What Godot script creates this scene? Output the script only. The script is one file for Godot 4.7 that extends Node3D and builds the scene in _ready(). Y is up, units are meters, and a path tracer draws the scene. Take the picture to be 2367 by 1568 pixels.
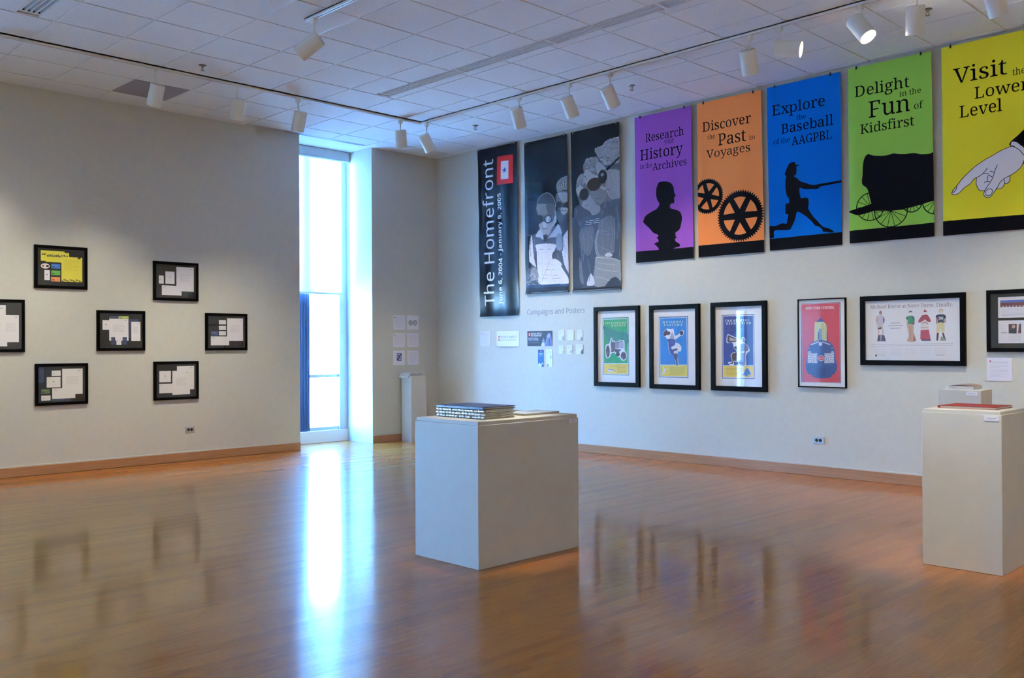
extends Node3D
# A gallery room. The corner of the two picture walls stands at the origin: wall_right is the plane z = 0, wall_left the plane x = 0, the floor y = 0.

const H := 4.069           # ceiling height
const XM := 14.0           # room length along x
const ZM := 12.5           # room length along z
const CAM := Vector3(10.46367, 1.33472, 8.82738)
const TX0 := 0.4239        # first grid line of the ceiling along x, and its pitch
const TX := 0.6096
const TZ0 := 0.1162        # the same along z
const TZ := 0.59435
const OPEN_A := 1.165      # window opening in wall_left, from z to z
const OPEN_B := 2.308
const OPEN_C := 8.15       # its twin, further along the same wall
const OPEN_D := 9.5
const ADDED_OPEN_E := 10.6  # added opening, never in view, raising the blue ambient light
const ADDED_OPEN_F := 11.743

var M := {}
var taken := {}
var rng := RandomNumberGenerator.new()


# ---------------------------------------------------------------- mesh building
class MB:
	var v := PackedVector3Array()
	var n := PackedVector3Array()
	var u := PackedVector2Array()
	var c := PackedColorArray()
	var tint := Color.WHITE
	var colored := false

	func tri(a: Vector3, b: Vector3, d: Vector3, na: Vector3, nb: Vector3, nd: Vector3, ua := Vector2.ZERO, ub := Vector2.ZERO, ud := Vector2.ZERO) -> void:
		if (d - a).cross(b - a).dot(na + nb + nd) < 0.0:
			var t := b; b = d; d = t
			t = nb; nb = nd; nd = t
			var q := ub; ub = ud; ud = q
		v.append_array([a, b, d]); n.append_array([na, nb, nd]); u.append_array([ua, ub, ud])
		c.append_array([tint, tint, tint])

	func quad(a: Vector3, b: Vector3, d: Vector3, e: Vector3, nn: Vector3, ua := Vector2(0, 1), ub := Vector2(1, 1), ud := Vector2(1, 0), ue := Vector2(0, 0)) -> void:
		tri(a, b, d, nn, nn, nn, ua, ub, ud)
		tri(a, d, e, nn, nn, nn, ua, ud, ue)

	func box(lo: Vector3, hi: Vector3) -> void:
		chamfer(lo, hi, 0.0)

	# a box whose edges are cut off by r
	func chamfer(lo: Vector3, hi: Vector3, r: float) -> void:
		var m := (lo + hi) / 2.0
		var h := (hi - lo) / 2.0
		var face := func(ax: int, s: float, q: float, w: float) -> Vector3:
			var p := Vector3.ZERO
			p[ax] = h[ax] * s
			p[(ax + 1) % 3] = (h[(ax + 1) % 3] - r) * q
			p[(ax + 2) % 3] = (h[(ax + 2) % 3] - r) * w
			return m + p
		for ax in 3:
			for s in [-1.0, 1.0]:
				var nn := Vector3.ZERO
				nn[ax] = s
				quad(face.call(ax, s, -1.0, -1.0), face.call(ax, s, 1.0, -1.0), face.call(ax, s, 1.0, 1.0), face.call(ax, s, -1.0, 1.0), nn)
				if r > 0.0:
					var bx := (ax + 1) % 3
					for t in [-1.0, 1.0]:
						var nb := Vector3.ZERO
						nb[bx] = t
						var a: Vector3 = face.call(ax, s, t, -1.0)
						var b: Vector3 = face.call(ax, s, t, 1.0)
						var d: Vector3 = face.call(bx, t, 1.0, s)
						var e: Vector3 = face.call(bx, t, -1.0, s)
						quad(a, b, d, e, (nn + nb).normalized())
		if r > 0.0:
			for sx in [-1.0, 1.0]:
				for sy in [-1.0, 1.0]:
					for sz in [-1.0, 1.0]:
						var nn := Vector3(sx, sy, sz).normalized()
						tri(face.call(0, sx, sy, sz), face.call(1, sy, sz, sx), face.call(2, sz, sx, sy), nn, nn, nn)

	# turns a profile of (radius, distance along dir) about the axis; flat bands where the profile has a corner
	func lathe(o: Vector3, dir: Vector3, prof: Array, seg := 24) -> void:
		var w := dir.normalized()
		var e := w.cross(Vector3.UP if absf(w.y) < 0.95 else Vector3.RIGHT).normalized()
		var f := w.cross(e)
		for i in prof.size() - 1:
			var p: Vector2 = prof[i]
			var q: Vector2 = prof[i + 1]
			var t := q - p
			if t.length() < 1e-7:
				continue
			var out := Vector2(t.y, -t.x).normalized()
			for k in seg:
				var a0 := TAU * k / seg
				var a1 := TAU * (k + 1) / seg
				var r0 := e * cos(a0) + f * sin(a0)
				var r1 := e * cos(a1) + f * sin(a1)
				var n0 := r0 * out.x + w * out.y
				var n1 := r1 * out.x + w * out.y
				var A := o + r0 * p.x + w * p.y
				var B := o + r1 * p.x + w * p.y
				var C := o + r1 * q.x + w * q.y
				var D := o + r0 * q.x + w * q.y
				if p.x > 1e-6:
					tri(A, B, C, n0, n1, n1)
				if q.x > 1e-6:
					tri(A, C, D, n0, n1, n0)

	func bar(a: Vector3, b: Vector3, r: float, seg := 8) -> void:
		var l := a.distance_to(b)
		lathe(a, b - a, [Vector2(0, 0), Vector2(r, 0), Vector2(r, l), Vector2(0, l)], seg)

	func mesh() -> ArrayMesh:
		var a := []
		a.resize(Mesh.ARRAY_MAX)
		a[Mesh.ARRAY_VERTEX] = v
		a[Mesh.ARRAY_NORMAL] = n
		a[Mesh.ARRAY_TEX_UV] = u
		if colored:
			a[Mesh.ARRAY_COLOR] = c
		var m := ArrayMesh.new()
		m.add_surface_from_arrays(Mesh.PRIMITIVE_TRIANGLES, a)
		return m


# ---------------------------------------------------------------- printed sheets (measured in millimetres from the top corner of the sheet)
class Sheet:
	static var faces := {}
	var im: Image
	var s := 1.0

	func _init(w: int, h: int, per: float, bg: String) -> void:
		s = per
		im = Image.create_empty(int(w * per), int(h * per), false, Image.FORMAT_RGB8)
		im.fill(Color(bg))

	func fill(col: Color, p: PackedVector2Array) -> void:
		var lo := INF
		var hi := -INF
		for q in p:
			lo = minf(lo, q.y); hi = maxf(hi, q.y)
		for y in range(maxi(0, int(floor(lo))), mini(im.get_height() - 1, int(ceil(hi))) + 1):
			var yy := y + 0.5
			var xs := []
			for i in p.size():
				var a := p[i]
				var b := p[(i + 1) % p.size()]
				if (a.y <= yy) != (b.y <= yy):
					xs.append(a.x + (yy - a.y) * (b.x - a.x) / (b.y - a.y))
			xs.sort()
			for i in range(0, xs.size() - 1, 2):
				var x0 := int(round(xs[i]))
				var x1 := int(round(xs[i + 1]))
				if x1 > x0:
					im.fill_rect(Rect2i(x0, y, x1 - x0, 1), col)

	func pts(a: Array) -> PackedVector2Array:
		var p := PackedVector2Array()
		for i in range(0, a.size(), 2):
			p.append(Vector2(a[i], a[i + 1]) * s)
		return p

	func smooth(p: PackedVector2Array, closed: bool) -> PackedVector2Array:
		var o := PackedVector2Array()
		var n := p.size()
		for i in (n if closed else n - 1):
			var a := p[(i - 1 + n) % n] if closed or i > 0 else p[i]
			var b := p[i]
			var c := p[(i + 1) % n]
			var d := p[(i + 2) % n] if closed or i + 2 < n else c
			for k in 5:
				var t := k / 5.0
				o.append(0.5 * (2.0 * b + (c - a) * t + (2.0 * a - 5.0 * b + 4.0 * c - d) * t * t + (3.0 * b - a - 3.0 * c + d) * t * t * t))
		if not closed:
			o.append(p[n - 1])
		return o

	func poly(col: String, a: Array) -> void:
		fill(Color(col), pts(a))

	func blob(col: String, a: Array) -> void:
		fill(Color(col), smooth(pts(a), true))

	func box(col: String, x: float, y: float, w: float, h: float) -> void:
		im.fill_rect(Rect2i(int(x * s), int(y * s), maxi(1, int(w * s)), maxi(1, int(h * s))), Color(col))

	func oval(col: String, x: float, y: float, rx: float, ry: float) -> void:
		var p := PackedVector2Array()
		for i in 40:
			p.append(Vector2(x + rx * cos(TAU * i / 40), y + ry * sin(TAU * i / 40)) * s)
		fill(Color(col), p)

	func line(col: String, w: float, a: Array) -> void:
		var p := pts(a)
		if p.size() > 2:
			p = smooth(p, false)
		var r := maxf(0.5, w * s / 2.0)
		for i in p.size() - 1:
			var t := (p[i + 1] - p[i]).normalized()
			var q := t.orthogonal() * r
			fill(Color(col), PackedVector2Array([p[i] + q - t * r * 0.4, p[i + 1] + q + t * r * 0.4, p[i + 1] - q + t * r * 0.4, p[i] - q - t * r * 0.4]))

	func star(col: String, x: float, y: float, r: float) -> void:
		var p := PackedVector2Array()
		for i in 10:
			var a := -PI / 2 + PI * i / 5
			p.append(Vector2(x + cos(a) * r * (1.0 if i % 2 == 0 else 0.4), y + sin(a) * r * (1.0 if i % 2 == 0 else 0.4)) * s)
		fill(Color(col), p)

	func gear(col: String, x: float, y: float, r: float, teeth: int, turn: float) -> void:
		var rim := PackedVector2Array()
		for i in teeth * 4:
			var a := TAU * i / (teeth * 4.0)
			rim.append(Vector2(x, y) * s + Vector2(cos(a), sin(a)) * s * r * (1.0 if i % 4 < 2 else 0.93))
		var bg := im.get_pixel(2, 2)
		fill(Color(col), rim)
		for k in 6:                                    # the six openings between the spokes
			var p := PackedVector2Array()
			var mid := turn + TAU * (k + 0.5) / 6
			var tip := Vector2(cos(mid), sin(mid))
			p.append(Vector2(x, y) * s + tip * s * r * 0.26)
			for j in 9:
				var a := mid + (j - 4) / 4.0 * 0.37
				p.append(Vector2(x, y) * s + Vector2(cos(a), sin(a)) * s * r * 0.73)
			fill(bg, p)

	func wheel(col: String, x: float, y: float, r: float) -> void:
		for i in 36:
			var a := TAU * i / 36
			var b := TAU * (i + 1) / 36
			line(col, 9.0, [x + cos(a) * r, y + sin(a) * r, x + cos(b) * r, y + sin(b) * r])
		for i in 14:
			var a := TAU * i / 14
			line(col, 5.0, [x, y, x + cos(a) * r, y + sin(a) * r])

	# lettering: the text fills the span from o along ex; ey is the height of a capital
	func type(col: String, face: String, t: String, o: Vector2, ex: Vector2, ey: Vector2) -> void:
		if not faces.has(face):
			var f := SystemFont.new()
			f.font_names = PackedStringArray(["Droid Serif" if face.begins_with("serif") else "Droid Sans"])
			f.font_weight = 700 if face.ends_with("bold") else 400
			var hm := TextMesh.new()
			hm.font = f; hm.text = "H"; hm.depth = 0.0; hm.font_size = 64; hm.pixel_size = 0.01
			var hb := hm.get_aabb()
			faces[face] = [f, hb.position.y, hb.size.y]
		var m := TextMesh.new()
		m.font = faces[face][0]; m.text = t; m.depth = 0.0; m.font_size = 64; m.pixel_size = 0.01; m.curve_step = 1.0
		var arr := m.get_mesh_arrays()
		var vv: PackedVector3Array = arr[Mesh.ARRAY_VERTEX]
		var ii: PackedInt32Array = arr[Mesh.ARRAY_INDEX]
		var x0 := INF
		var x1 := -INF
		for q in vv:
			x0 = minf(x0, q.x); x1 = maxf(x1, q.x)
		var base: float = faces[face][1]
		var cap: float = faces[face][2]
		var k := Color(col)
		for i in range(0, ii.size(), 3):
			var p := PackedVector2Array()
			for j in 3:
				var q := vv[ii[i + j]]
				p.append((o + ex * ((q.x - x0) / (x1 - x0)) + ey * ((q.y - base) / cap)) * s)
			if absf((p[1] - p[0]).cross(p[2] - p[0])) > 1e-4:
				fill(k, p)

	func words(col: String, face: String, t: String, x0: float, x1: float, base: float, cap: float) -> void:
		type(col, face, t, Vector2(x0, base), Vector2(x1 - x0, 0), Vector2(0, -cap))

	func words_up(col: String, face: String, t: String, base: float, y0: float, y1: float, cap: float) -> void:
		type(col, face, t, Vector2(base, y0), Vector2(0, y1 - y0), Vector2(-cap, 0))

	# the softness of an enlarged photograph
	func soften(k: int) -> void:
		var w := im.get_width()
		var h := im.get_height()
		im.resize(int(w / float(k)), int(h / float(k)), Image.INTERPOLATE_BILINEAR)
		im.resize(w, h, Image.INTERPOLATE_CUBIC)

	# its grain
	func grain(amount: float) -> void:
		var r := RandomNumberGenerator.new()
		r.seed = 11
		for y in range(0, im.get_height(), 2):
			for x in range(0, im.get_width(), 2):
				var g := 1.0 + r.randf_range(-amount, amount)
				var q := im.get_pixel(x, y)
				im.fill_rect(Rect2i(x, y, 2, 2), Color(q.r * g, q.g * g, q.b * g))

	func done() -> ImageTexture:
		return ImageTexture.create_from_image(im)


# ---------------------------------------------------------------- nodes
func numbered(called: String) -> String:
	taken[called] = taken.get(called, -1) + 1
	return called if taken[called] == 0 else "%s_%03d" % [called, taken[called]]


func tag(o: Node, label: String, category: String, group := "") -> Node:
	o.set_meta("label", label)
	o.set_meta("category", category)
	if group:
		o.set_meta("group", group)
	return o


func thing(called: String, label: String, category: String, at := Vector3.ZERO, turn := 0.0, group := "") -> Node3D:
	var o := Node3D.new()
	o.name = numbered(called)
	add_child(o)
	o.position = at
	o.rotation.y = turn
	tag(o, label, category, group)
	return o


func part(called: String, b: MB, m: Material, parent: Node) -> MeshInstance3D:
	return put(called, b.mesh(), m, parent)


func put(called: String, mesh: Mesh, m: Material, parent: Node) -> MeshInstance3D:
	var o := MeshInstance3D.new()
	o.mesh = mesh
	o.material_override = m
	o.name = called
	parent.add_child(o, true)
	return o


func struct(called: String, label := "", category := "") -> Node3D:
	var o := Node3D.new()
	o.name = called
	add_child(o)
	o.set_meta("kind", "structure")
	if label:
		o.set_meta("label", label)
		o.set_meta("category", category)
	return o


func mat(col: Color, rough := 0.6, metal := 0.0) -> StandardMaterial3D:
	var m := StandardMaterial3D.new()
	m.albedo_color = col
	m.roughness = rough
	m.metallic = metal
	return m


func noise(freq: float, seed_: int, octaves := 3, type := FastNoiseLite.TYPE_SIMPLEX_SMOOTH) -> FastNoiseLite:
	var n := FastNoiseLite.new()
	n.seed = seed_
	n.frequency = freq
	n.noise_type = type
	n.fractal_octaves = octaves
	return n


func noise_tex(n: FastNoiseLite, lo: Color, hi: Color, w := 512, h := 512) -> NoiseTexture2D:
	var t := NoiseTexture2D.new()
	t.width = w
	t.height = h
	t.seamless = true
	t.noise = n
	var g := Gradient.new()
	g.set_color(0, lo)
	g.set_color(1, hi)
	t.color_ramp = g
	return t


func printed(t: Texture2D, rough := 0.6) -> StandardMaterial3D:
	var m := mat(Color.WHITE, rough)
	m.albedo_texture = t
	m.texture_repeat = false
	return m


# a place on wall_right measured on the wall plane, moved out to stand o in front of the wall on the same line of sight
func out_r(x: float, y: float, o: float) -> Vector2:
	return Vector2(lerpf(x, CAM.x, o / CAM.z), lerpf(y, CAM.y, o / CAM.z))


func out_l(z: float, y: float, o: float) -> Vector2:
	return Vector2(lerpf(z, CAM.z, o / CAM.x), lerpf(y, CAM.y, o / CAM.x))


func make_materials() -> void:
	var wall := mat(Color8(206, 204, 193), 0.75)
	wall.albedo_texture = noise_tex(noise(0.02, 3, 4), Color(0.98, 0.98, 0.98), Color(1, 1, 1))
	wall.heightmap_enabled = true
	wall.heightmap_texture = noise_tex(noise(0.09, 5, 3), Color.BLACK, Color.WHITE)
	wall.heightmap_scale = 0.06
	wall.uv1_triplanar = true
	wall.uv1_world_triplanar = true
	wall.uv1_scale = Vector3(1.1, 1.1, 1.1)
	M.wall = wall
	M.soffit = mat(Color8(226, 224, 218), 0.8)
	var tile := mat(Color8(243, 244, 245), 0.95)
	tile.albedo_texture = noise_tex(noise(0.16, 8, 2, FastNoiseLite.TYPE_CELLULAR), Color(0.88, 0.88, 0.88), Color(1, 1, 1))
	tile.heightmap_enabled = true
	tile.heightmap_texture = noise_tex(noise(0.12, 9, 3), Color.BLACK, Color.WHITE)
	tile.heightmap_scale = 0.12
	tile.uv1_triplanar = true
	tile.uv1_world_triplanar = true
	tile.uv1_scale = Vector3(1.3, 1.3, 1.3)
	M.tile = tile
	var dull: StandardMaterial3D = tile.duplicate()
	dull.albedo_color = Color8(166, 160, 166)
	M.tile_dull = dull
	M.grid = mat(Color8(226, 226, 224), 0.35)
	M.white = mat(Color8(232, 231, 226), 0.45)
	M.lampwhite = mat(Color8(226, 224, 214), 0.42)
	M.black = mat(Color8(14, 14, 16), 0.5)
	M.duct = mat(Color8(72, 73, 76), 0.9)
	M.chrome = mat(Color8(150, 140, 130), 0.3, 0.9)
	M.alu = mat(Color8(196, 198, 202), 0.4, 0.3)
	M.darkalu = mat(Color8(62, 80, 112), 0.45, 0.2)
	var frame := mat(Color8(7, 7, 9), 0.5)
	frame.metallic_specular = 0.15
	M.frame = frame
	M.mount = mat(Color8(15, 15, 18), 0.8)
	M.mount.metallic_specular = 0.3
	M.mat = mat(Color8(238, 238, 240), 0.8)
	var glass := StandardMaterial3D.new()
	glass.albedo_color = Color(1, 1, 1, 0.03)
	glass.transparency = BaseMaterial3D.TRANSPARENCY_ALPHA
	glass.roughness = 0.02
	M.glass = glass
	var shade := mat(Color(0.93, 0.95, 0.96, 0.90), 0.9)
	shade.transparency = BaseMaterial3D.TRANSPARENCY_ALPHA
	shade.backlight_enabled = true
	shade.backlight = Color(0.85, 0.85, 0.85)
	M.shade = shade
	var ped := mat(Color8(208, 206, 199), 0.5)
	var pt := noise_tex(noise(0.012, 21, 4), Color(0.98, 0.98, 0.98), Color(1, 1, 1))
	ped.albedo_texture = pt
	ped.uv1_triplanar = true
	ped.uv1_scale = Vector3(0.9, 0.9, 0.9)
	M.ped = ped
	# oak: fibres along the board, tone of each board in its vertex colour
	var wood := mat(Color8(184, 112, 46), 0.45)
	wood.albedo_texture = noise_tex(noise(0.035, 31, 5), Color(0.90, 0.88, 0.85), Color(1.0, 1.0, 1.0))
	wood.vertex_color_use_as_albedo = true
	wood.clearcoat_enabled = true
	wood.clearcoat = 0.85
	wood.clearcoat_roughness = 0.12
	wood.metallic_specular = 0.1
	M.wood = wood
	var base := mat(Color8(196, 140, 90), 0.4)
	base.albedo_texture = noise_tex(noise(0.035, 32, 5), Color(0.76, 0.72, 0.68), Color(1, 1, 1))
	base.clearcoat_enabled = true
	base.clearcoat = 0.5
	base.clearcoat_roughness = 0.25
	M.base = base
	M.lit = mat(Color8(255, 240, 215), 0.5)
	M.lit.emission_enabled = true
	M.lit.emission = Color(1.0, 0.88, 0.7)
	M.lit.emission_energy_multiplier = 6.0
	M.paper = mat(Color8(236, 234, 236), 0.75)
	M.pages = mat(Color8(226, 220, 206), 0.85)


# ---------------------------------------------------------------- camera, sky, sun
func make_view() -> void:
	var cam := Camera3D.new()
	cam.name = "camera"
	cam.position = CAM
	cam.rotation = Vector3(0.006899, 0.790162, -0.00515)
	cam.fov = rad_to_deg(2.0 * atan(784.0 / 2157.95))
	cam.near = 0.05
	cam.far = 400.0
	cam.current = true
	add_child(cam)
	var e := Environment.new()
	e.background_mode = Environment.BG_SKY
	var sky := Sky.new()
	var sm := ProceduralSkyMaterial.new()
	sm.sky_top_color = Color(0.20, 0.53, 0.96)
	sm.sky_horizon_color = Color(0.46, 0.76, 1.0)
	sm.sky_curve = 0.25
	sm.ground_horizon_color = Color(0.46, 0.76, 1.0)
	sm.ground_bottom_color = Color(0.4, 0.42, 0.45)
	sky.sky_material = sm
	e.sky = sky
	e.background_energy_multiplier = 84.0
	e.tonemap_mode = Environment.TONE_MAPPER_LINEAR
	e.tonemap_exposure = 1.75
	e.sdfgi_enabled = true
	e.ssao_enabled = true
	e.ssil_enabled = true
	var w := WorldEnvironment.new()
	w.name = "environment"
	w.environment = e
	add_child(w)
	var sun := DirectionalLight3D.new()
	sun.name = "sun"
	sun.light_color = Color(0.70, 0.88, 1.0)
	sun.light_energy = 240.0
	sun.light_angular_distance = 0.53
	sun.shadow_enabled = true
	add_child(sun)
	sun.look_at_from_position(Vector3(0, 20, 0), Vector3(0, 20, 0) + Vector3(-0.25, -0.75, 0.6), Vector3.UP)


# ---------------------------------------------------------------- the room
func make_shell() -> void:
	var T := 0.75
	var o := struct("wall_left", "beige painted wall carrying seven small black frames", "wall")
	var b := MB.new()
	b.box(Vector3(-T, -0.2, OPEN_B), Vector3(0, H + 0.4, OPEN_C))
	part("wall_panel", b, M.wall, o)
	for s in [["wall_corner", -0.2, OPEN_A], ["wall_left_rear", OPEN_D, ADDED_OPEN_E], ["wall_left_end", ADDED_OPEN_F, ZM + 0.2]]:
		o = struct(s[0], "beige painted wall between the tall window and the corner" if s[1] < 0.0 else "beige painted wall between the further windows", "wall")
		b = MB.new()
		b.box(Vector3(-T, -0.2, s[1]), Vector3(0, H + 0.4, s[2]))
		part("wall_panel", b, M.wall, o)
	var n := 1
	for s in [[OPEN_A, OPEN_B], [OPEN_C, OPEN_D], [ADDED_OPEN_E, ADDED_OPEN_F]]:
		o = struct("trim_%d" % n, "smooth painted soffit over the window recess", "soffit")
		n += 1
		b = MB.new()
		b.box(Vector3(-T, H + 0.006, s[0]), Vector3(0, H + 0.4, s[1]))
		part("soffit", b, M.soffit, o)
	o = struct("wall_right", "long beige painted wall under the row of cloth banners", "wall")
	b = MB.new()
	b.box(Vector3(-T, -0.2, -0.2), Vector3(XM + 0.2, H + 0.4, 0))
	part("wall_panel", b, M.wall, o)
	o = struct("wall_back", "plain painted wall closing the room at its far end", "wall")
	b = MB.new()
	b.box(Vector3(XM, -0.2, 0), Vector3(XM + 0.2, H + 0.4, ZM))
	part("wall_panel", b, M.wall, o)
	o = struct("wall_front", "plain painted wall facing the banner wall", "wall")
	b = MB.new()
	b.box(Vector3(0, -0.2, ZM), Vector3(XM + 0.2, H + 0.4, ZM + 0.2))
	part("wall_panel", b, M.wall, o)
	# wooden baseboards with a thin painted bead above
	var k := 0
	for s in [["baseboard_left", Vector3(0, 0, OPEN_B), Vector3(0.014, 0.1, OPEN_C)], ["baseboard_corner", Vector3(0, 0, 0), Vector3(0.014, 0.1, OPEN_A)], ["baseboard_right", Vector3(0.014, 0, 0), Vector3(XM, 0.1, 0.014)], ["baseboard_front", Vector3(0, 0, ZM - 0.014), Vector3(XM, 0.1, ZM)]]:
		var bo := struct(s[0], "low oak baseboard along the foot of the wall", "baseboard")
		b = MB.new()
		b.chamfer(s[1], s[2], 0.003)
		var q: MeshInstance3D = part("board", b, M.base, bo)
		b = MB.new()
		var lo: Vector3 = s[1]
		var hi: Vector3 = s[2]
		b.chamfer(Vector3(lo.x, 0.1, lo.z), Vector3(hi.x - (0.006 if hi.x < 1.0 else 0.0), 0.116, hi.z - (0.006 if hi.z < 1.0 else 0.0)), 0.002)
		part("bead", b, M.wall, bo)
		k += 1
	# outside
	o = struct("ground", "bright sunlit paving outside the tall window", "ground")
	b = MB.new()
	b.box(Vector3(-80, -0.5, -60), Vector3(-T, -0.2, 70))
	part("paving", b, mat(Color8(176, 174, 168), 0.9), o)


func board(b: MB, x0: float, x1: float, z0: float, z1: float) -> void:
	var g := 0.0002
	var c := 0.00003
	var d := 0.0005
	var tn := Vector3.UP
	var tone := rng.randf_range(0.82, 1.08)
	var warm := rng.randf_range(-0.07, 0.07)
	b.tint = Color(tone * (1.0 + warm * 0.5), tone, tone * (1.0 - warm))
	var ou := rng.randf() * 8.0
	var ov := rng.randf() * 8.0
	x0 += g; x1 -= g; z0 += g; z1 -= g
	var uv := func(p: Vector3) -> Vector2:
		return Vector2(p.x * 4.2 + ou, p.z * 0.22 + ov)
	var A := Vector3(x0 + c, 0, z0 + c)
	var B := Vector3(x1 - c, 0, z0 + c)
	var C := Vector3(x1 - c, 0, z1 - c)
	var D := Vector3(x0 + c, 0, z1 - c)
	b.quad(A, B, C, D, tn, uv.call(A), uv.call(B), uv.call(C), uv.call(D))
	var a := Vector3(x0, -d, z0)
	var e := Vector3(x1, -d, z0)
	var f := Vector3(x1, -d, z1)
	var h := Vector3(x0, -d, z1)
	b.quad(a, e, B, A, Vector3(0, 0, -1), uv.call(a), uv.call(e), uv.call(B), uv.call(A))
	b.quad(e, f, C, B, Vector3(1, 0, 0), uv.call(e), uv.call(f), uv.call(C), uv.call(B))
	b.quad(f, h, D, C, Vector3(0, 0, 1), uv.call(f), uv.call(h), uv.call(D), uv.call(C))
	b.quad(h, a, A, D, Vector3(-1, 0, 0), uv.call(h), uv.call(a), uv.call(A), uv.call(D))


func make_floor() -> void:
	var o := struct("floor", "glossy strip floor of narrow oak boards", "floor")
	var b := MB.new()
	b.box(Vector3(-0.75, -0.2, 0), Vector3(XM, -0.002, ZM))
	part("subfloor", b, mat(Color8(52, 32, 18), 0.8), o)
	rng.seed = 77
	var w := 0.057
	var list := []
	var x := -0.66
	var view: Basis = Basis.from_euler(Vector3(0.006899, 0.790162, -0.00515))
	while x < XM:
		var z := -rng.randf() * 1.2
		if x < 0.0:
			z = OPEN_A - rng.randf() * 0.6
		while z < ZM:
			var l := rng.randf_range(0.35, 1.5)
			var z0 := maxf(z, 0.0)
			var z1 := minf(z + l, ZM)
			if x < -0.02:
				z0 = maxf(z, OPEN_A); z1 = minf(z1, OPEN_B)
			if z1 > z0 + 0.02:
				var m := Vector3(x + w / 2, 0, (z0 + z1) / 2) - CAM
				var q := view.inverse() * m
				var seen := q.z < -0.5 and absf(q.x / -q.z) < 0.56 and absf(q.y / -q.z) < 0.38
				list.append([m.length() if seen else 1e6 + m.length(), x, minf(x + w, XM), z0, z1])
			z += l
			if x < -0.02 and z > OPEN_B:
				break
		x += w
	list.sort_custom(func(p, q): return p[0] < q[0])
	var rest := MB.new()
	rest.colored = true
	for i in list.size():
		var t: Array = list[i]
		if i < 300:
			var one := MB.new()
			one.colored = true
			board(one, t[1], t[2], t[3], t[4])
			part("plank", one, M.wood, o)
		else:
			board(rest, t[1], t[2], t[3], t[4])
	var r := part("plank_field", rest, M.wood, o)
	r.set_meta("kind", "stuff")


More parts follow.
